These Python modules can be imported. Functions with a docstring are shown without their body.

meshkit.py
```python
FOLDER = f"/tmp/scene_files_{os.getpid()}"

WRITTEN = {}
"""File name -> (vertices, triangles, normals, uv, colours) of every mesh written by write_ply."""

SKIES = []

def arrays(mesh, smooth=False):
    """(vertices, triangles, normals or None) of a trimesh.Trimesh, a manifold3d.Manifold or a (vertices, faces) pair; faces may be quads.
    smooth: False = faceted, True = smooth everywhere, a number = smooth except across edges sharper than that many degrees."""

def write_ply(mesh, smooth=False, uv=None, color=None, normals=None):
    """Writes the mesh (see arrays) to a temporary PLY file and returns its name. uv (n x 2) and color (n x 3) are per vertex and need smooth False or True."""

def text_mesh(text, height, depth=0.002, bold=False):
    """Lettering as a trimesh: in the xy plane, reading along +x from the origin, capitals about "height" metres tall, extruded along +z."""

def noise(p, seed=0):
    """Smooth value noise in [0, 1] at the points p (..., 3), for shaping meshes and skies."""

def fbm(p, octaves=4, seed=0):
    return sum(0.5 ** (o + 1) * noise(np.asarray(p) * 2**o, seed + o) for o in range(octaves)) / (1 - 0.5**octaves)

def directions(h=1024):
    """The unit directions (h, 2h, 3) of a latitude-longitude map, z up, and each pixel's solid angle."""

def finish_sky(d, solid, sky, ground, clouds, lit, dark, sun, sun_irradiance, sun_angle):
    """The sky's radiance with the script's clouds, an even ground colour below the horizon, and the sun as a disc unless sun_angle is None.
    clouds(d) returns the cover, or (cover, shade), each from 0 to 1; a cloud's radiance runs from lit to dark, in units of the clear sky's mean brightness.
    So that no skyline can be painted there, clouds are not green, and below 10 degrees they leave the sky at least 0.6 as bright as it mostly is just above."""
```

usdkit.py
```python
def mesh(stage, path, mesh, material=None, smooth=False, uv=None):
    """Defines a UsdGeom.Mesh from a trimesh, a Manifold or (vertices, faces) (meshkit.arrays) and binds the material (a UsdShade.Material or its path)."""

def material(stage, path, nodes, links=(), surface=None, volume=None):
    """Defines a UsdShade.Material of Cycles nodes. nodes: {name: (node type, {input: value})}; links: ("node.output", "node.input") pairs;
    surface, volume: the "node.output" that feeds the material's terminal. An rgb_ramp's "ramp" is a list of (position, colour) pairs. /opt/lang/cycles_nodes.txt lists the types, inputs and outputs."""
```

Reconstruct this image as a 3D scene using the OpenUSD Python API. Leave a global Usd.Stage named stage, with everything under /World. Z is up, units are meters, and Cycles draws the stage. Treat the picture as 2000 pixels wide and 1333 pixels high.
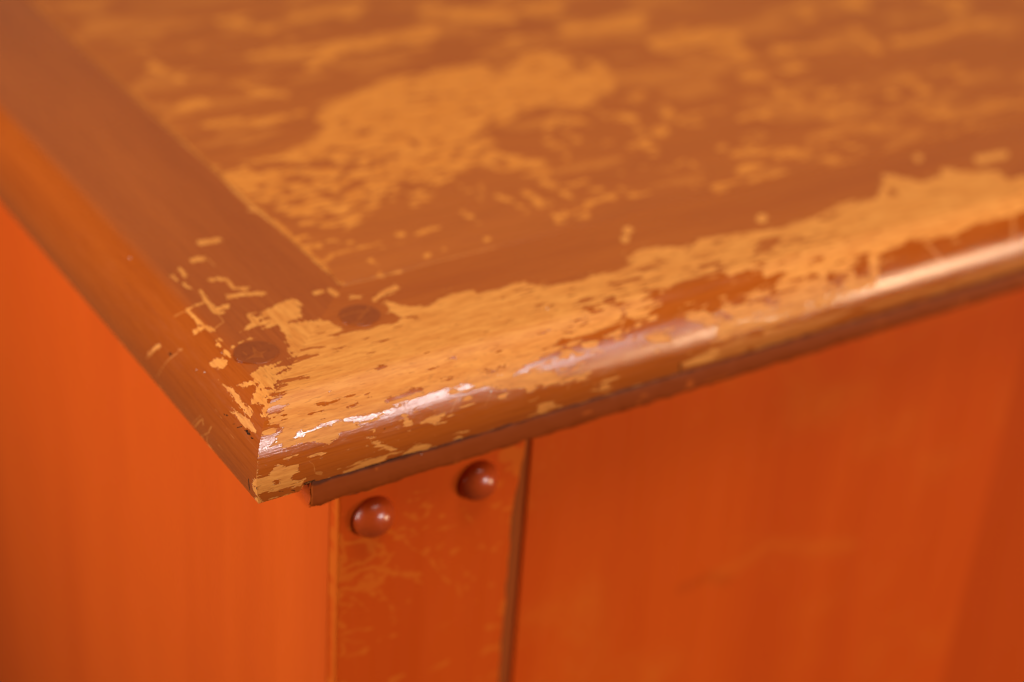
import math, numpy as np, trimesh, shapely, usdkit, meshkit
from scipy.spatial import cKDTree
from pxr import Usd, UsdGeom, UsdLux, UsdShade, Gf, Sdf, Vt

stage = Usd.Stage.CreateInMemory()
UsdGeom.SetStageUpAxis(stage, UsdGeom.Tokens.z)
UsdGeom.SetStageMetersPerUnit(stage, 1.0)
UsdGeom.Xform.Define(stage, '/World')
UsdGeom.Scope.Define(stage, '/World/Looks')
TOP = 0.76                                  # height of the desk top; all sizes below are in mm from the near corner of the top
MM = 0.001
def W(x, y, z): return Gf.Vec3d(x * MM, y * MM, z * MM + TOP)

# ---------------------------------------------------------------- camera
R_ = np.array([[0.836867, -0.543545, 0.064902], [-0.228607, -0.454755, -0.860777], [0.497385, 0.705519, -0.504827]])
CAM = np.array([-154.732917, -321.183592, 232.841186])
cam = UsdGeom.Camera.Define(stage, '/World/camera')
m = np.eye(4)
m[0, :3], m[1, :3], m[2, :3] = R_[0], -R_[1], -R_[2]
m[3, :3] = CAM * MM + [0, 0, TOP]
cam.AddTransformOp().Set(Gf.Matrix4d(*m.ravel().tolist()))
cam.CreateFocalLengthAttr(62.964); cam.CreateHorizontalApertureAttr(36.0); cam.CreateVerticalApertureAttr(36.0 * 682 / 1024)
cam.CreateClippingRangeAttr(Gf.Vec2f(0.02, 50.0))
cam.CreateFStopAttr(5.2); cam.CreateFocusDistanceAttr(0.429)
cam.CreateExposureAttr(0.0)

# ---------------------------------------------------------------- lamps of the room (window left, lamp ahead on the right, low lamp on the right) and added fill lights
def lamp(name, direction, distance, w, h, strength, colour, aim=(40, 0, -10)):
    d = np.array(direction, float); d /= np.linalg.norm(d)
    P = np.array(aim) * MM + [0, 0, TOP] + d * distance
    L = UsdLux.RectLight.Define(stage, '/World/' + name)
    z = d; x = np.cross((0, 0, 1), z); x /= np.linalg.norm(x); y = np.cross(z, x)
    q = np.eye(4); q[0, :3], q[1, :3], q[2, :3], q[3, :3] = x, y, z, P
    L.AddTransformOp().Set(Gf.Matrix4d(*q.ravel().tolist()))
    L.CreateWidthAttr(w); L.CreateHeightAttr(h); L.CreateIntensityAttr(strength); L.CreateColorAttr(Gf.Vec3f(*colour))
lamp('added_top_fill', (.12, -.24, .96), 1.15, .62, .62, 10.4, (1, .94, .86), (90, 40, 0))  # unseen light added above to brighten the top
lamp('lamp_window', (-.95, .12, .19), .50, .30, .30, 10.2, (1, .94, .86), (30, 105, -45))
lamp('lamp_front', (.40, -.91, .085), 2.0, .30, .22, 76, (1, .97, .95))
lamp('lamp_low', (.70, -.68, -.22), 1.8, .34, .16, 54, (1, .70, .42))
lamp('added_haze_fill', (.50, .72, .48), 2.4, 3.2, 1.8, .22, (1, .72, .42))  # wide unseen light added behind to lay a haze on the top
dome = UsdLux.DomeLight.Define(stage, '/World/room_light')
dm = usdkit.material(stage, '/World/Looks/room_light', {'b': ('background_shader', {'color': (1.0, .70, .45), 'strength': 0.07})}, surface='b.background')
UsdShade.MaterialBindingAPI.Apply(dome.GetPrim()).Bind(dm)

# ---------------------------------------------------------------- materials
def top_material(name, dark=(.50, .108, .0085), bare=(.83, .318, .064), dark2=(.42, .078, .006), grain=(1, 9, 9), rough=.145, barerough=.5, soft=.07):
    n = {
      'co': ('texture_coordinate', {}),
      'wear': ('attribute', {'attribute': 'wear'}), 'scuff_and_light': ('attribute', {'attribute': 'scuff_and_light'}), 'ink_and_shade': ('attribute', {'attribute': 'ink_and_shade'}),
      # ragged edges of the film, drawn out along the grain
      'mg': ('mapping', {'scale': tuple(g * 260 for g in grain)}), 'ng': ('noise_texture', {'scale': 1.0, 'detail': 3.0, 'roughness': .6}),
      'mf': ('mapping', {'scale': (1900, 1900, 1900)}), 'nf': ('noise_texture', {'scale': 1.0, 'detail': 2.0}),
      'e1': ('math', {'math_type': 'subtract', 'value2': .5}), 'e2': ('math', {'math_type': 'multiply_add', 'value2': 2.6}),
      'e3': ('math', {'math_type': 'subtract', 'value2': .5}), 'e4': ('math', {'math_type': 'multiply_add', 'value2': 1.1}),
      'mask': ('map_range', {'range_type': 'smoothstep', 'from_min': -soft, 'from_max': soft, 'clamp': True}),
      'smask': ('map_range', {'range_type': 'smoothstep', 'from_min': -.12, 'from_max': .12, 'to_max': .42, 'clamp': True}),
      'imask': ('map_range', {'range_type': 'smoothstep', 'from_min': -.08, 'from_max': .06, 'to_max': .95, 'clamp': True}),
      'any': ('math', {'math_type': 'maximum'}),
      # tone of the varnish and of the wood
      'ml': ('mapping', {'scale': tuple(g * 9 for g in grain)}), 'nl': ('noise_texture', {'scale': 1.0, 'detail': 4.0, 'roughness': .55}),
      'rl': ('map_range', {'from_min': .3, 'from_max': .7, 'clamp': True}),
      'vc': ('mix_color', {'a': dark2, 'b': dark}),
      'mw': ('mapping', {'scale': tuple(g * 120 for g in grain)}), 'nw': ('noise_texture', {'scale': 1.0, 'detail': 5.0, 'roughness': .65}),
      'rw': ('map_range', {'from_min': .36, 'from_max': .62, 'clamp': True}),
      'wc': ('mix_color', {'a': tuple(c * k for c, k in zip(bare, (.80, .66, .55))), 'b': bare}),
      'rt': ('map_range', {'from_min': .44, 'from_max': .72, 'to_max': .32, 'clamp': True}), 'wl': ('mix_color', {'b': tuple(.62 * c + .38 * e for c, e in zip(bare, dark))}),
      'mp': ('mapping', {'scale': tuple(330 * min(g, 6.0) for g in grain)}), 'np': ('noise_texture', {'scale': 1.0, 'detail': 2.0, 'roughness': .6}),
      'pore': ('map_range', {'from_min': .585, 'from_max': .67, 'to_max': .36, 'clamp': True}),
      'wp': ('mix_color', {'b': tuple(c * k for c, k in zip(bare, (.45, .33, .3)))}),
      'mst': ('mapping', {'scale': tuple(g ** 2.1 * 34 for g in grain)}), 'nst': ('noise_texture', {'scale': 1.0, 'detail': 6.0, 'roughness': .75}),
      'rst': ('map_range', {'from_min': .52, 'from_max': .74, 'to_max': .8, 'clamp': True}), 'vs': ('mix_color', {'b': tuple(c * k for c, k in zip(dark2, (.62, .5, .5)))}),
      'rst2': ('map_range', {'from_min': .40, 'from_max': .27, 'to_max': .5, 'clamp': True}), 'vs2': ('mix_color', {'b': tuple(.55 * c + .45 * e for c, e in zip(dark, bare))}),
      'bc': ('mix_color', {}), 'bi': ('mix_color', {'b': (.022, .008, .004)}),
      # gloss and relief
      'mr': ('mapping', {'scale': tuple(g * 90 for g in grain)}), 'nr': ('noise_texture', {'scale': 1.0, 'detail': 6.0, 'roughness': .7}),
      'rr': ('map_range', {'from_min': .3, 'from_max': .7, 'to_min': rough - .07, 'to_max': rough + .12, 'clamp': True}),
      'rough': ('mix_float', {'b': barerough}),
      'film': ('math', {'math_type': 'multiply', 'value2': -1.0}),
      'fine': ('math', {'math_type': 'multiply_add', 'value2': .55}), 'fine2': ('math', {'math_type': 'multiply', 'value2': .9}),
      'fine3': ('math', {'math_type': 'multiply_add', 'value2': .10}), 'fine4': ('math', {'math_type': 'multiply_add', 'value2': .55}),
      'bump': ('bump', {'distance': .00011, 'strength': .8}),
      'spc': ('mix_float', {'a': .68, 'b': .22}), 'p': ('principled_bsdf', {'ior': 1.5}),
    }
    l = [('co.object', 'mg.vector'), ('mg.vector', 'ng.vector'), ('co.object', 'mf.vector'), ('mf.vector', 'nf.vector'),
         ('ng.fac', 'e1.value1'), ('e1.value', 'e2.value1'), ('wear.fac', 'e2.value3'),
         ('nf.fac', 'e3.value1'), ('e3.value', 'e4.value1'), ('e2.value', 'e4.value3'), ('e4.value', 'mask.value'),
         ('scuff_and_light.fac', 'smask.value'), ('ink_and_shade.fac', 'imask.value'), ('mask.result', 'any.value1'), ('smask.result', 'any.value2'),
         ('co.object', 'ml.vector'), ('ml.vector', 'nl.vector'), ('nl.fac', 'rl.value'), ('rl.result', 'vc.fac'),
         ('co.object', 'mw.vector'), ('mw.vector', 'nw.vector'), ('nw.fac', 'rw.value'), ('rw.result', 'wc.fac'),
         ('wc.result', 'wl.a'), ('nl.fac', 'rt.value'), ('rt.result', 'wl.fac'), ('co.object', 'mp.vector'), ('mp.vector', 'np.vector'), ('np.fac', 'pore.value'), ('pore.result', 'wp.fac'), ('wl.result', 'wp.a'),
         ('co.object', 'mst.vector'), ('mst.vector', 'nst.vector'), ('nst.fac', 'rst.value'), ('rst.result', 'vs.fac'), ('vc.result', 'vs.a'), ('nst.fac', 'rst2.value'), ('rst2.result', 'vs2.fac'), ('vs.result', 'vs2.a'), ('vs2.result', 'bc.a'), ('wp.result', 'bc.b'), ('any.value', 'bc.fac'), ('bc.result', 'bi.a'), ('imask.result', 'bi.fac'), ('bi.result', 'p.base_color'),
         ('co.object', 'mr.vector'), ('mr.vector', 'nr.vector'), ('nr.fac', 'rr.value'), ('rr.result', 'rough.a'), ('any.value', 'rough.fac'), ('rough.result', 'p.roughness'),
         ('any.value', 'spc.fac'), ('spc.result', 'p.specular_ior_level'), ('any.value', 'film.value1'), ('nw.fac', 'fine2.value1'), ('fine2.value', 'fine.value1'), ('any.value', 'fine.value2'), ('film.value', 'fine.value3'),
         ('nr.fac', 'fine3.value1'), ('fine.value', 'fine3.value3'), ('nst.fac', 'fine4.value1'), ('fine3.value', 'fine4.value3'), ('fine4.value', 'bump.height'), ('bump.normal', 'p.normal')]
    return usdkit.material(stage, '/World/Looks/' + name, n, l, surface='p.BSDF')

def case_material(name, a, b, scuffed, grain=(30, 30, 2.2), rough=.45, spec=.06):
    n = {
      'co': ('texture_coordinate', {}), 'scuff_and_light': ('attribute', {'attribute': 'scuff_and_light'}), 'stain_and_shade': ('attribute', {'attribute': 'ink_and_shade'}),
      'ml': ('mapping', {'scale': grain}), 'nl': ('noise_texture', {'scale': 1.0, 'detail': 5.0, 'roughness': .6}),
      'rl': ('map_range', {'from_min': .3, 'from_max': .7, 'clamp': True}), 'c': ('mix_color', {'a': a, 'b': b}),
      'ms': ('mapping', {'scale': (700, 700, 700)}), 'ns': ('noise_texture', {'scale': 1.0, 'detail': 3.0}),
      'e1': ('math', {'math_type': 'subtract', 'value2': .5}), 'e2': ('math', {'math_type': 'multiply_add', 'value2': 1.0}),
      'sm': ('map_range', {'range_type': 'smoothstep', 'from_min': -.5, 'from_max': .5, 'to_max': .5, 'clamp': True}), 'cs': ('mix_color', {'b': scuffed}),
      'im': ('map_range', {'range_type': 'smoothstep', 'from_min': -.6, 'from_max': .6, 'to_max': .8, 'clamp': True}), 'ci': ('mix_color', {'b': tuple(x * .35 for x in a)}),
      'mr': ('mapping', {'scale': tuple(g * 8 for g in grain)}), 'nr': ('noise_texture', {'scale': 1.0, 'detail': 5.0, 'roughness': .7}),
      'rr': ('map_range', {'from_min': .3, 'from_max': .7, 'to_min': rough - .06, 'to_max': rough + .14, 'clamp': True}),
      'bump': ('bump', {'distance': .00008, 'strength': .35}), 'p': ('principled_bsdf', {'ior': 1.48, 'specular_ior_level': spec}),
    }
    l = [('co.object', 'ml.vector'), ('ml.vector', 'nl.vector'), ('nl.fac', 'rl.value'), ('rl.result', 'c.fac'),
         ('co.object', 'ms.vector'), ('ms.vector', 'ns.vector'), ('ns.fac', 'e1.value1'), ('e1.value', 'e2.value1'), ('scuff_and_light.fac', 'e2.value3'),
         ('e2.value', 'sm.value'), ('sm.result', 'cs.fac'), ('c.result', 'cs.a'), ('stain_and_shade.fac', 'im.value'), ('im.result', 'ci.fac'), ('cs.result', 'ci.a'),
         ('ci.result', 'p.base_color'), ('co.object', 'mr.vector'), ('mr.vector', 'nr.vector'), ('nr.fac', 'rr.value'), ('rr.result', 'p.roughness'),
         ('nr.fac', 'bump.height'), ('bump.normal', 'p.normal')]
    return usdkit.material(stage, '/World/Looks/' + name, n, l, surface='p.BSDF')

M_FRONT = top_material('worn_varnish_rail', grain=(1, 7, 7))
M_LEFT = top_material('worn_varnish_stile', dark=(.44, .086, .0078), dark2=(.37, .066, .006), grain=(7, 1, 7))
M_PANEL = top_material('worn_varnish_panel', dark=(.51, .116, .0105), dark2=(.44, .090, .008), bare=(.82, .285, .046), grain=(1, 6, 6), rough=.34, soft=.55)
M_PLUG = top_material('varnished_plug', dark=(.32, .057, .0065), dark2=(.27, .046, .0055), bare=(.48, .12, .016), grain=(4, 4, 4))
M_CASE = case_material('orange_varnish', (.56, .062, .0042), (.66, .085, .0058), (.70, .15, .012))
M_SIDE = case_material('orange_varnish_side', (.63, .080, .0060), (.73, .103, .0078), (.75, .16, .016), spec=.13)
M_STILE = case_material('orange_varnish_stile', (.49, .054, .0038), (.58, .072, .0050), (.60, .12, .011))
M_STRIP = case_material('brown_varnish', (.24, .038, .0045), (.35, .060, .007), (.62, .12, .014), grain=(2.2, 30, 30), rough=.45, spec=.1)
M_EDGE = case_material('worn_brown_edge', (.24, .046, .008), (.31, .060, .010), (.4, .1, .02))
M_PEG = case_material('glossy_peg', (.40, .046, .005), (.50, .060, .006), (.5, .1, .012), rough=.2, spec=.6)

# ---------------------------------------------------------------- outlines of the worn patches, in mm on the unrolled boards
F_BARE = """101.05,24.28 96.18,27.07 92.78,30.04 88.17,29.09 79.84,29.39 79.67,32.26 73.39,32.57 68.8,31.34 65.13,29.44 59.99,31.38 55.84,37.75 54.34,32.36 55.34,27.63 53.42,25.8 45.21,25.8 40.55,26.66 35.34,26.92 33.77,27.71 38.79,28.86 37.9,32.21 37.74,34.43 36.12,34.43 36.17,36.55 34.54,35.49 34.41,35.66 23.55,24.77 26.38,24.89 30.67,23.6 30.14,23.1 24.93,24.1 22.97,24.18 21.15,22.36 24.86,21.96 23.94,21.4 27.12,20.82 26.6,20.33 22.72,19.8 19.68,18.87 17.91,19.11 16.9,18.1 18.27,18.1 15.19,16.38 12.57,13.75 14.72,14.08 20.15,12.86 20.28,11.64 18.48,11.59 12.53,12.71 11.18,12.35 10.74,11.91 12.38,12.41 14.52,11.7 11.82,10.3 11.11,10.36 9.91,11.05 8.72,9.78 12.79,9.25 12.31,8.77 10.41,8.42 7.89,8.89 7.3,8.23 11.56,8.25 11.11,7.81 8.5,7.5 6.2,6.71 6.3,7.09 4.28,4.5 4.21,4.4 4.57,3.81 7.25,3.3 4.94,2.75 5.15,1.74 7.53,1.5 8.2,0.57 7.65,-0.43 5.92,-1.89 4.07,-3.12 7.23,-3.79 7.71,-4.81 10.38,-4.86 15.11,-5.17 19.39,-6.57 22.6,-6.17 22.77,-4.59 27.01,-4.83 27.53,-4.06 31.41,-4.1 34.47,-3.9 34.54,-3.42 29.99,-3.42 27.21,-3.28 24.24,-1.91 21.3,-1.78 21.21,-2.26 17.45,-2.14 16.55,-2.49 13.63,-2.49 13.56,-3.55 10.85,-3.01 10.81,-2.61 11.36,-1.89 12.98,-1.54 14.41,-1.63 15.93,-1.35 18.04,-1.23 20.22,-1.31 22.28,-1.11 24.33,-1.44 27.12,-1.38 35.39,-2.21 46.73,-1.39 58.85,-1.22 63.37,-2.95 58.6,-2.64 55.05,-1.99 55.84,-2.72 59.41,-3.36 64.02,-3.5 63.91,-3.16 67.03,-4.37 68.23,-4.65 70.06,-5.66 74.29,-6.33 76.39,-6.56 77.51,-6.82 76.88,-7.59 78.57,-8.71 80.97,-8.02 80.2,-7.34 81.82,-7.62 83.4,-8.22 85.33,-8.23 87.88,-8.69 87.81,-8.25 90.27,-8.26 88.54,-6.91 87.46,-5.63 87.41,-5.03 83.11,-3.95 84.58,-3.96 89.52,-3.49 91.08,-2.82 82.29,-2.85 78.87,-3.18 79.02,-3.24 73.53,-2.68 85.68,0.42 93.54,0.49 97.21,1.52 95.84,1.62 90.53,1.48 87.36,1.79 91.14,3.29 94.08,2.31 97.4,2.37 99.08,2.04 102.27,2.92 109.79,3.16 111.29,6.43 112.8,6.69 112.31,4.32 113.56,4.19 112.08,3.79 116.31,2.22 121.57,3.32 123.48,4.41 122.99,4.45 124.85,5.88 122.06,6.31 123.16,6.64 127.08,8.44 124.3,8.49 122.78,9.19 121.44,9.42 120.29,10.6 118.87,11.64 119.71,11.39 119.22,12.11 129.61,9.11 135.17,10.76 139.96,10.43 144.61,10.78 145.53,10 149.03,12.64 154.24,11.73 147.9,10.3 149.81,7.87 154.43,8.12 161.49,7.47 160.55,4.52 170.63,4.88 167.69,3.53 164.22,2.46 164.4,0.63 157.14,1.63 152.44,0.9 160.88,-1.57 150.4,-1.59 146.15,-0.63 141.85,-0.25 147.89,-3.97 141.21,-5.35 141.42,-10.02 152.61,-10.62 166.1,-9.45 179.33,-9.43 184.05,-9.26 193.44,-6.93 199.23,-6.58 199.99,-6.98 200.73,-7.04 201.28,-6.79 201.5,-6.29 203.64,2.08 206.27,2.74 213.63,2.45 216.07,4.18 234.62,1.58 241.33,3.11 247.82,3.76 256.3,2.68 260.73,2.44 284.92,4.36 299.56,19.01 279.46,17.31 272.06,18.27 273.67,24.24 265.56,27.18 260.67,29.47 261.05,29.92 261.49,30.88 261.31,31.48 258.93,33.23 258.19,33.3 257.09,32.83 255.92,31.94 255.01,30.87 254.59,29.91 254.74,29.39 244.47,28.76 241.09,34.47 236.6,39.07 234.05,34.48 222.76,26.13 212.4,28.69 198.08,24.74 190.04,24.82 182.36,23.32 165.25,27.17 154.38,28.82 153.17,27.27 150.48,25.75 149.94,26.1 149,25.76 140.59,30.26 133.7,30.81 128.6,27.78 128.12,24.21 125.1,23 119.36,22.87 114.15,24.37 110.37,22.94;9.32,4.75 8.87,4.44 5.75,4.28 5.36,4.88 6.04,5.61 6.45,5.77 6.54,6.35 10.21,5.71 9.8,4.65;35.34,21.25 34.03,20.53 31.37,21.21 33.66,21.32;41.16,21.92 42.34,22.1 41.68,21.4 39.79,22.09;25.91,3.72 27.59,3.76 28.98,3.33 27.87,3.09;33.29,2.66 32.8,2.36 31.35,2.68 30.86,3.16 32.04,3.22;27.74,0.9 25.96,0.95 25.79,1.28 27.4,1.57 29.48,1.62 29.88,1.22;17.87,3.19 18.34,3.47 18.62,3.16;10.75,3.35 9.21,3.02 8.71,3.4;8.6,2.37 9.93,2.03 9.19,1.61;42.39,0.72 44.54,1.27 47.28,0.69 47.6,-0.28 44.2,-0.03 41.01,-0.41 37.44,-0.69 35.31,-0.45 36.78,0.26 38.43,0.73 39.88,0.37 41.86,0.36;55.75,4.7 51.36,4.3 50.42,4.94;55.69,0.9 51.66,1.63 60.03,1.18;69.63,-0.09 66.46,-0.29 64.22,0.69 67.86,0.34;72.31,0.62 70.37,0.38 69.86,0.83;56.77,25.83 56.46,27.43 58.76,27.13;94.32,4.66 94.61,3.77 92.64,3.79 91.96,4.53;112.93,12.02 112.17,9.52 114.48,8.35 112.62,7.56 108.51,8.63 107.9,10.73 111.07,12.3;103.97,19.63 104.12,20.84 108.01,19.57 106.83,18.86;128.19,19.48 126.83,21.48 134.38,19.13;179.7,20.2 174.25,15.64 167.58,13.23 163.09,13.33 166.4,17.32 171.98,20.32;195.35,23.03 201.43,23.89 206.34,23.84 202.21,22.01 196.88,21.54;210.92,27.06 216.32,26.52 221.66,25.87 215.32,25.43;227.95,25.25 230.41,29.69 233.03,28.78 231.08,25.36;200.15,3.74 201.14,3.21 199.85,2.99 198.69,-4 193.48,-3.18 192.56,0.69 197.78,2.64 194.62,2.1 185.68,3.72 192.61,3.15;187.44,-0.65 191.15,-2.36 185.5,-2.97 182.54,-1.41 182.17,0.49 183.98,1.31;172.38,0.38 171.12,1.37 172.58,2.26 174.11,1.02;177.01,1.6 180.76,1.09 178.3,0.72;161.09,24.86 158.35,23.34 156.55,23.93 157.15,25.63;153.01,-6.26 156,-6.36 155.27,-7.12;137.65,-3.97 137,-4.8 138.62,-4.76;139.08,-4.3 142.73,-4.15 144.38,-2.34 140.68,-2.79 137.55,-0.04 132.06,0.92 126.94,0.35 134.26,-2.19;116.08,-3.07 117.36,-3.44 118.44,-4.7 122.06,-5.21 121.89,-5.65 124.52,-5.76 124.74,-5.02 125.5,-4.05 125.1,-3.92 125.18,-3.71 123.82,-3.52 120.08,-2.36 116.58,-2.52 117.03,-3.06;108.05,-0.4 109.25,1.57 107.03,0.96 106.53,-1.18 111.82,-2.14 113.95,-1.67;143.69,1.2 143.85,0.47 145.61,0.19 146.52,0.86;93.61,-4.5 94.3,-5.19 96.29,-5.17 96.58,-4.6 94.87,-4.26;100.09,-12.41 102.49,-14.66 102.34,-16.34 105.82,-17.94 104.56,-14.77 105.29,-13.18 107.95,-12.09 103.59,-12.03;85.5,-17.3 87.71,-17.21 88.45,-16.08 85.93,-14.47 84.28,-13.3 81.86,-13.47 81.85,-17.45 84.3,-18.49;59.54,-18.29 57.72,-17.35 56.04,-18.25 57.61,-19.62;96.85,-0.94 100.42,-1.91 101.74,-0.33 99.13,0.28 96.1,0.16;142.31,-12.23 134.84,-13.24 129.74,-14.66 130.74,-16.45 143.66,-17.53;102.95,-3.67 103.52,-3.08 101.25,-3.09;93.77,-9.2 95.29,-9.71 96,-8.98;89.01,0.38 89.48,-0.76 93.31,-1.26 92.94,-0.68;0.83,-10.29 -0.8,-10.59 -0.67,-13.93 0.19,-15.71 1.42,-15.79 2.62,-15.28 4.94,-15.38 6.53,-15.96 9.08,-16.53 10.97,-16.65 12.1,-16.88 13.49,-16.61 13.22,-15.34 11.15,-15.08 10.01,-14.39 9.5,-13.49 10.09,-12.62 11.48,-11.69 11.63,-11.06 11.01,-10.03 7.91,-9.81 7.15,-9.49 6.41,-8.62 4.86,-8.95 3.12,-10.69;5.48,-13.9 4.52,-13.04 4.2,-12.4 6.2,-12.55 6.4,-13.86;0.38,-13.21 0.25,-14.07 -0.08,-13.23;-0.7,-12.32 -0.32,-12.45 -0.47,-12.84;0.52,-16.03 -0.23,-16.33 -0.22,-17.01 0.16,-19.16 0.63,-20.28 1.37,-18.58 1.9,-17.75;16.22,-8.76 17.45,-9.87 17.78,-9.39 16.93,-8.65 16.41,-8.02;32.78,-10.89 31.64,-11.23 35.34,-12.93 37.16,-14.82 38.83,-14.82 37,-12.92 35.27,-11.49 31.3,-9.27;30.78,-19.13 33.06,-18.78 35.81,-17.3 36.63,-15.99 33.93,-15.63 30.67,-15.92 28.76,-16.33 26.3,-17.51 23.64,-17.04 24.16,-18.48 27.82,-19.23;42.45,-16.87 40.42,-18.84 43.15,-19.19 47.9,-18.9 49.81,-18.12 49.25,-16.88 46.72,-15.98 44.02,-16.03;22.63,-20.16 22.62,-19.71 20.21,-20.59 21.18,-20.84;42.72,-8.29 43.41,-7.68 43.32,-7.12 42.37,-6.33 42.25,-5.15 41.39,-4.82 40.49,-4.99 41,-6.91 41.61,-8.15;52.18,-8.08 53.12,-7.26 49.94,-7.24 46.55,-7.59 44.96,-8.23 45.4,-8.72;60.26,-5.03 59.95,-4.63 58.78,-4.85 58.97,-5.26;49.78,49.66 49.99,49.48 50.18,49.6 50.48,50.08 50.39,51.51 49.65,50.96;61.11,51.03 60.58,50.81 60.31,50.45 60.15,50.05 60.26,49.51 61.45,48.92 61.76,48.51 62.17,48.66 62.75,49.26 63.12,50.25 63.25,51.58 61.66,51.57 61.58,50.8;68.59,50.71 64.7,51.18 64.03,50.76 63.75,50.31 63.65,49.49 63.86,49.35 67.53,49.02 68.2,49.44 68.48,49.89;56.42,41.63 53.62,39.45 53.21,39 52.92,38.43 52.82,37.88 52.94,37.51 53.25,37.42 53.66,37.62 56.05,39.52 58.91,40.72 61.79,40.95 62.21,41.13 62.64,41.57 62.96,42.15 63.09,42.71 62.99,43.11 62.7,43.24 59.71,42.99;46.41,45.35 46.61,45.88 46.64,46.33 46.37,47.66 44.95,46.24 45.4,44.63 45.71,44.63 46.08,44.9;51.2,41.35 51.59,42.09 51.46,42.6 49.37,43.44 48.84,43.21 48.6,42.86 48.46,42.14 48.59,41.96 50.68,41.12;179.1,51.76 178.98,50.87 179.37,50.7 188.27,51.25 201.21,51.57 209.36,51.47 210.21,51.81;137.57,41.34 137.69,40.24 138.03,39.93 139.13,39.95 140.41,40.78 141.38,42.1 141.67,43.41 141.51,43.9 141.17,44.21 140.06,44.19 139.41,43.86 138.23,42.72;134,38.06 133.75,36.9 134.2,36.2 135.18,36.21 136.31,36.94 136.8,37.49 137.17,38.11 137.42,39.27 136.97,39.98 135.98,39.96 135.41,39.67 134.85,39.23;179.4,31.79 178.87,31.03 178.45,29.58 178.99,28.7 180.28,28.71 181.83,29.61 182.51,30.3 183.05,31.06 183.48,32.52 182.93,33.41 181.63,33.4 180.08,32.49;228.51,51.06 229.35,50.93 230.61,51.49 231.05,51.85 227.66,51.84;271.56,31.39 272.11,30.99 282.94,29.84 284.08,30.07 285.51,30.89 286.85,32.07 287.74,33.31 287.94,34.27 287.39,34.69 276.42,35.81 275.29,35.57 273.88,34.75 272.58,33.56 271.74,32.34;255.78,40.76 257.33,41.59 258.63,42.91 259.16,44.23 258.72,45.03 258.18,45.13 257.49,45.01 255.93,44.17 254.64,42.84 254.12,41.53 254.55,40.74"""
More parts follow.
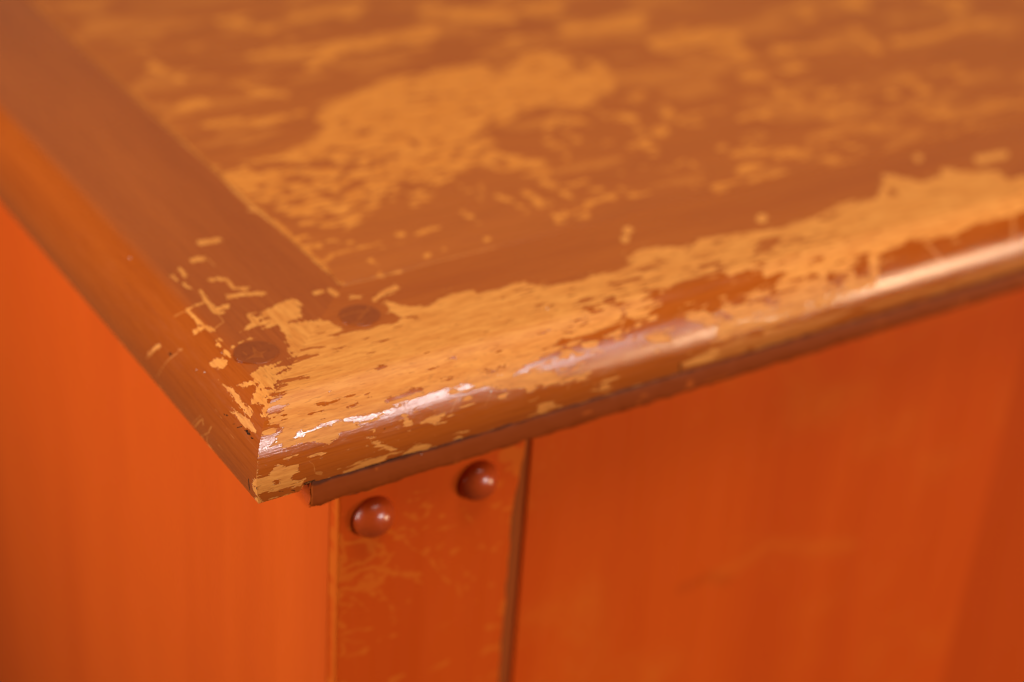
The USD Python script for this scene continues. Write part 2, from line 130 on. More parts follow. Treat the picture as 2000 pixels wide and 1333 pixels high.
F_HALF = """248.75,-12 241.16,-11.81 236.62,-13.17 229.71,-13.1 215.52,-12.39 205.71,-12.73 195.99,-12.41 201.92,-15.47 204.69,-15.38 210.43,-15.66 216.59,-15.6 219.77,-15.16 226.31,-16.95 231.44,-17.48 234.23,-15.98 248.16,-17.98 254.49,-17.39 263.3,-17.45 271.02,-17.18 268.35,-10.47 265.11,-11.35 258.25,-11.39;134.66,-12.51 130.16,-14.35 130.16,-15.98 139.12,-17.29 144.58,-17.49 149.11,-17.25 153.65,-18.15 154.46,-15.36 158.21,-18.93 165.15,-19.06 172.65,-18.02 179.12,-17.51 194.46,-12.36 160.73,-11.15 157.97,-12.33 150.11,-11.01 146.37,-11.14 141.99,-12.24;70.79,50.05 57.48,49.73 50.03,49.88 49.65,49.49 49.72,49.1 57.16,48.95 70.45,49.26 86.59,50.06 99.31,50.04 99.76,50.45 99.71,50.86 86.97,50.86;33.04,-1.08 32.91,-1.14 33.68,-3.53 33.79,-3.59 33.84,-3.5;33.86,-1.4 33.71,-1.44 33.98,-3.39 34.08,-3.47 34.15,-3.39;34.73,-1.74 34.62,-1.68 34.56,-1.77 35.15,-3.51 35.25,-3.58 35.31,-3.48;41.31,-2.71 41.52,-4.78 41.68,-4.93 41.81,-4.8 41.6,-2.72 41.2,-0.71 41.03,-0.59 40.92,-0.73;54.56,-8.2 56.92,-4.21 56.86,-4.02 56.66,-4.04 54.33,-7.97 54.4,-8.18;56.74,-6.2 57.53,-4.66 57.47,-4.51 57.32,-4.54 56.62,-6.04;43.11,-3.01 43.29,-3 43.64,-2.14 44.1,-2.04 44.09,-1.9 43.49,-1.97;45.05,-2.61 45.1,-2.49 44.37,-1.6 44.25,-1.58 44.24,-1.68;47.4,-2.09 47.55,-2.04 47.4,-1.1 47.3,-1.03 47.22,-1.11;40.08,-8.23 40.15,-8.14 40.04,-8.05 34.77,-7.84 34.7,-7.93 34.8,-8.02;112.52,6.35 112.16,6.24 108.59,0.07 108.74,-0.21 109.05,-0.11 112.58,6.06;99.15,-1.48 98.91,-1.47 98.8,-1.65 99.15,-3.99 99.43,-4.22 99.63,-4.01 99.29,-1.66;16.36,-15.45 18.12,-16.53 18.16,-16.25 17.75,-15.94 18.12,-15.65 18.08,-15.11 17.62,-14.54 17.29,-14.3 16.57,-14.06 16.07,-14.14 15.54,-11.43 14.25,-9.9 14.21,-10.14 15.27,-11.45 15.66,-13.81 15.88,-14.33 15.91,-14.86;91.46,-9.54 91.33,-9.31 91.13,-9.37 90.77,-11.15 90.91,-11.39 91.1,-11.32;65.5,-1.39 62.63,0.33 62.43,0.3 62.47,0.12 65.36,-1.61 65.56,-1.57;76.62,-3.2 75.37,-1.79 75.15,-1.76 75.14,-1.95 76.36,-3.28 76.51,-3.35;64.81,-9.07 66.86,-5.85 66.81,-5.69 66.65,-5.7 64.69,-8.88;259.07,-6.36 259.52,-6.37 259.84,-6.19 259.94,-5.88 260.93,1.75 260.92,2.07 260.7,2.36 260.31,2.53 259.86,2.53 259.46,2.37 259.23,2.09 258.1,-5.49 258.24,-5.85 258.6,-6.17;227.71,-4.82 228.27,-4.57 228.13,-3.99 222.75,2.81 222.17,3.11 221.81,3.06 221.52,2.88 221.45,2.34 227,-4.49"""
F_INK = """35,-6.93 35.03,-7.08 35.27,-7.29 35.42,-7.29 35.58,-7.09 35.55,-6.94 35.31,-6.73 35.16,-6.73;129.28,-13.84 128.99,-13.65 128.74,-13.67 128.67,-13.89 129.9,-19.13 130.04,-19.41 130.31,-19.59 130.57,-19.58 130.66,-19.37 129.44,-14.14;0.13,-13.12 0,-13.08 -0.08,-13.31 0.17,-14.03 0.4,-14.21 0.48,-13.98;9.69,-17.38 9.68,-17.68 9.81,-17.83 10.66,-18.38 10.85,-18.27 10.67,-17.93;6.12,-16.66 6.04,-16.77 6.16,-16.93 7.44,-17.22 7.51,-17.11 7.39,-16.95;16.14,-17.92 12.93,-17.59 12.83,-17.81 13.06,-18.07 16.28,-18.41 16.38,-18.18;27.87,-19.26 37.09,-18.65 47.29,-19.34 47.42,-19.14 47.17,-18.9 36.89,-18.1 27.74,-18.81 23.8,-18.66 19.01,-18.96 13.19,-18.33 13.09,-18.58 13.34,-18.87 19.1,-19.38 23.96,-19.15"""
L_BARE = """36.55,36.17 35.49,34.54 36.34,33.91 37.06,31.61 37.78,27.61 38.77,27.97 38.67,30.31 39.53,32.89 41.67,32.92 42.76,34.01 45.36,34.27 44.07,35.77 47.67,35.19 49.2,34.34 49.06,32.38 46.45,24.39 46.56,23.45 44.61,23.75 44.6,21.64 46.09,20.79 46.6,23.15 46.95,20.15 42.55,19.33 40.63,16.85 39.46,15 40.45,23.54 39.49,23.33 38.22,19.57 38.33,25.12 35.05,24.28 34.03,24.79 29.85,22.81 28.16,23.64 27.05,22.3 26.93,21.69 24.56,21.36 24.88,26.1 34.88,36.13;42.26,24.18 41.71,21.54 42.67,21.22 43.33,24.18;24.05,25.27 24.31,21.32 22.62,21.08 22.04,18.53 21.89,20.66 22.43,20.47 22.13,23.34;18.87,19.68 19.86,13.84 21.91,17.92 21.32,15.33 21.83,11.98 20.89,10.05 20.23,8.2 18.27,8.52 18.81,6.49 20.94,4.32 20.33,4.2 17.53,5.73 15.83,8.57 12.18,3.42 10.44,4.98 8.02,5.82 7.76,4.73 6.55,3.58 4.84,3.69 3.83,4.41 4.32,5.05 4.48,4.88 5.57,4.78 6.03,5.61 5.97,6.01 6.7,6.27 5.91,6.98 7.17,8.34 7.41,6.1 9.16,6.84 7.92,9.12 8.26,9.46 10.17,7.13 10.16,8.74 9.35,10.53 10.28,11.46 10.32,11.09 13.49,7.86 11.79,10.08 12.41,12.38 12.11,13.29 12.5,13.68 12.71,12.53 12.26,10.82 13.75,12.55 14.08,14.72 14,15.18 19.04,20.24;18.09,15.23 18.1,18.27 16.4,15.39 16.25,14.06 16.93,13.39;2.48,-12.57 2.76,-15.39 0.78,-16.06 -1.72,-14.12 -1.71,-11.67 -1.52,-9.1;-0.65,-12.65 -0.15,-13.84 0.41,-13.5;1.69,-13.63 0.81,-13.07 1.25,-13.78;0.04,-15.75 2.54,-18.03 3.35,-20.36 1.77,-20.9 -0.61,-17.33 -1.63,-16.19 -1.68,-15.27;34.55,2.66 32.97,2.7 30.01,3.7 28.71,4.63 28.92,5.76 30.1,6.3 31.88,5.93 34.17,4.33;33.2,8.12 34.56,7.42 32.79,7.05 29.88,7.36 30.02,8.04 31.81,8.23;38.06,7.27 37.03,7.01 35.9,7.56 36.37,8.22 37.72,7.94;38.81,9.03 39.61,8.07 38.29,8.23 37.85,9.41;33.61,10.8 34.18,10.69 33.71,9.31 32.87,9.29;34.78,14.03 35.29,17.11 35.5,16.18 34.89,11.79 33.86,11.8;18.07,3.05 20.77,2.73 23.71,2.14 28.44,1.65 26.35,1.4 17.53,0.95 13.49,1.18 9.77,1.26 8.99,2.12 11.05,2.71 15.14,2.59 17.13,2.8 16.8,2.55;15.77,-0.86 18,-1.56 15.21,-1.52 12.82,-1.84 6.36,-1.2 4.8,-0.59 5.27,-0.21 7.53,0.32 9.29,0.4 11.6,0.18 13.6,-0.41;49.97,15.39 50.7,15.54 51.55,14.55 51.8,17.5 51.96,17.83 52.35,18.16 52.86,18.4 53.36,18.47 53.71,18.37 53.82,18.12 53.52,14.71 53.14,14.2 59.44,14.54 63.2,15.18 63.83,15.03 63.58,14.47 62.69,14.06 58.86,13.4 57.83,13.36 57.21,7.65 57.07,7.38 56.64,7.3 56.37,7.44 55.89,7.34 47.8,7.47 48.57,5.6 48.6,5.29 48.39,5.03 47.99,4.87 47.49,4.86 47.04,5.01 46.75,5.27 45.74,7.72 43.03,8.76 43.01,8.99 43.55,9.43 44.3,9.46 46.7,8.54 47.43,8.41 56.12,8.28 56.88,13.32 50.87,12.96 49.49,14.69 49.47,14.91;68.52,19.43 67.73,19.1 67.24,19.28 66.57,21.6 65.49,22.92 60.38,23.07 58.66,24.69 58.77,26.75 59.18,27.27 59.96,27.53 60.24,27.47 60.23,25.31 61.71,24.01 66.59,23.95 66.9,23.83 68.14,22.3 68.82,19.93;56.71,19 56.33,19.07 56.18,19.3 56.02,22.94 53.72,28.91 53.75,29.22 54.05,29.58 54.53,29.88 55.06,30.05 55.5,30.04 55.74,29.85 58.08,23.73 58.23,20.03 58.11,19.7 57.74,19.36 57.23,19.1;72.85,15.09 77.24,15.4 77.78,15.16 77.69,14.87 77.37,14.56 76.42,14.22 72.05,13.91 71.51,14.15 71.6,14.44 71.92,14.74;71.53,12.08 74.65,12.02 75.01,11.74 74.87,11.49 74.55,11.24 73.75,11.02 71.02,11.14 70.67,11.41 70.81,11.66;65.69,13.3 66.2,13.41 69.47,12.9 69.62,12.82 69.51,12.51 69.01,12.25 68.76,12.24 65.5,12.76 65.34,12.97;79.56,23.78 80.19,23.92 80.68,23.86 80.88,23.6 81.26,20.37 81.13,19.99 80.7,19.59 80.09,19.28 79.46,19.14 78.98,19.2 78.78,19.46 78.39,22.68 78.52,23.06 78.95,23.46;87.1,31.43 87.79,31.81 88.53,32 89.09,31.94 89.34,31.66 90.2,26.25 90.07,25.82 89.58,25.36 88.88,24.99 88.16,24.82 87.6,24.88 87.35,25.16 86.48,30.54 86.62,30.97;58.95,-4.19 62.54,-7.73 62.79,-8.04 62.73,-8.33 65.06,-10.32 65.3,-10.57 65.27,-10.86 64.65,-10.67 64.31,-10.44 60.26,-6.93 60.08,-6.63 58.02,-4.52 57.91,-4.05 58.16,-3.96;131.97,51.23 132.37,50 132.17,49.54 131.78,49.2 131.21,49.01 130.54,48.99 129.14,49.44 128.1,50.38 127.84,51.23;127.44,51.22 125.58,50.13 124.92,49.44 124.18,49.07 123.45,48.91 109.72,48.03 101.28,48.48 102.24,47.23 101.65,46.65 100.75,46.4 98.95,48.19 99.04,48.6 87.5,49.24 70.78,49.65 59.74,49.22 59.31,49.31 59.19,49.65 53.34,49.42 49.66,49.78 49.48,49.99 49.6,50.18 50.08,50.48 50.32,50.51 53.99,50.16 59.75,50.39 60.41,50.76 62.36,50.95 62.44,51.12 64.1,51.12 64.01,51.02 81.36,51.15 89.15,50.98 111.27,49.81 118.95,50.33 109.92,51.2;45.35,46.41 45.88,46.61 46.33,46.64 49.47,46 49.74,45.83 49.73,45.52 49.46,45.15 49,44.82 48.47,44.61 48.01,44.59 44.89,45.23 44.63,45.4 44.63,45.71 44.9,46.08;48.61,43.84 49.01,43.96 49.48,43.79 50.01,41.77 49.96,41.52 49.35,41.02 48.96,40.9 48.49,41.07 47.96,43.08 48.01,43.33"""
L_HALF = """79.51,23.92 79.1,23.79 74.17,23.79 74.05,24.05 74.61,24.31 79.54,24.32 79.74,24.19;58.28,4.15 58.02,4.29 56.45,7.5 56.73,7.75 57.11,7.62 58.63,4.4 58.59,4.2;45.72,13.37 46.07,13.52 52.01,14.13 52.22,13.92 51.73,13.64 46.12,13.07 43.93,9.19 43.54,8.97 43.28,9.15;174.69,48.86 123.62,49.21 123.24,49.52 123.43,49.82 124.33,50.35 124.8,50.43 175.91,49.97 289.4,51.3 289.79,51.22 289.59,50.69 288.4,50.15 287.8,50.06;49.88,50.03 49.49,49.65 49.15,49.62 49.09,50.37 49.86,50.85;40.38,-19.18 39.82,-20.93 39.55,-20.86 39.33,-20.6 39.85,-18.88 31.34,-10.55 31.34,-10.39 31.67,-10.57;30.99,-11.14 31.68,-11.9 32.39,-12.35 37.39,-17.54 37.58,-18.03 36.54,-17.32 31.04,-11.76 30.97,-13.32 30.75,-13.35 30.15,-12.9 30.32,-10.86 30.58,-10.85;36.07,-18.56 36.4,-21.8 36.15,-21.77 35.91,-21.5 35.59,-18.36;32.99,-19.51 32.38,-20.27 32.09,-20.17 31.91,-19.92 32.57,-17.28 32.93,-17.42 33.31,-18.04 34.37,-18.76 34.57,-19.13 33.8,-19.91 33.45,-19.86;31.22,-21.69 30.39,-19.05 28.43,-15.14 28.67,-15.15 29.05,-15.52 30.89,-19.34 31.67,-21.86 31.58,-21.92;31.1,-16.58 30.48,-16.2 26.96,-13.28 25.11,-10.37 25.17,-10.17 25.79,-10.48 27.77,-13.5 30.79,-15.95 31.25,-16.45;20.39,-5.24 24.46,-4.83 24.67,-4.92 24.65,-5.04 20.58,-5.44 20.37,-5.35;12.89,-6.74 17.62,-6.35 17.83,-6.45 17.82,-6.56 13.13,-6.94;18.66,-13.74 21.75,-13.48 22.03,-13.64 22.1,-13.81 19.02,-13.99;62.04,-8.74 58.1,-4.72 58.18,-4.44 58.74,-4.7 62.7,-8.74 66.4,-12.39 66.48,-12.77 65.67,-12.33;59.7,-14.98 53,-6.61 48.85,-1.9 48.98,-1.66 49.48,-1.88 53.63,-6.59 53.55,-6.89 59.92,-14.86;47.5,-0.3 47.59,0.01 48.13,-0 49.4,-0.86 49.63,-1.24 49.28,-1.43 48.98,-1.37;70.03,-21.88 66.35,-21.34 65.13,-20.76 64.57,-20.29 64.26,-19.85 64.61,-19.51 68.26,-20.05 69.5,-20.62 70.07,-21.1 70.39,-21.54;82.47,-21.69 78.9,-21.75 78.35,-21.62 77.05,-20.8 76.57,-19.99 76.84,-19.87 80.1,-19.92 81.34,-20.4 82.39,-21.34;88.7,-20.53 88.78,-21.07 86.47,-21.79 85.5,-21.53 84.91,-21.15 84.27,-20.38 84.38,-20.2 86.68,-19.47 87.64,-19.73"""
L_INK = """52.18,-4.33 51.58,-3.78 51.81,-3.41 52.61,-3.59 52.98,-3.84 53.2,-4.13 52.99,-4.51;17.97,-3.04 19.12,-3.35 19.43,-3.62 20.05,-3.66 20.34,-3.86 20.2,-3.98 19.71,-3.9 19.42,-3.65 19.17,-3.73 18.21,-3.42 17.99,-3.3;15.24,-4.04 13.94,-3.35 13.8,-3.13 14.08,-3.14 15.2,-3.77 15.33,-3.88;12.92,-3.83 10.83,-2.31 10.76,-2.06 11.12,-2.14 13,-3.56 13.11,-3.71;9.4,-2.67 7.93,-1.81 7.81,-1.55 8.16,-1.58 9.41,-2.36 9.55,-2.5;8.73,-2.72 7.07,-1.67 6.98,-1.45 7.29,-1.49 8.76,-2.47 8.86,-2.7;8.27,-2.68 7.88,-2.72 6.65,-2.18 6.39,-1.84 6.78,-1.8 7.99,-2.34;6.09,-2.43 6.11,-2.68 5.92,-2.67 5.08,-2.42 4.79,-2.16 5.05,-2.06;-0.11,-12.99 0.18,-13.18 0.44,-13.6 0.04,-13.95 -0.46,-13.73 -0.72,-13.31;5.13,-17.5 4.75,-17.09 4.23,-13.15 4.48,-13.2 4.74,-13.49 5.42,-17.57"""
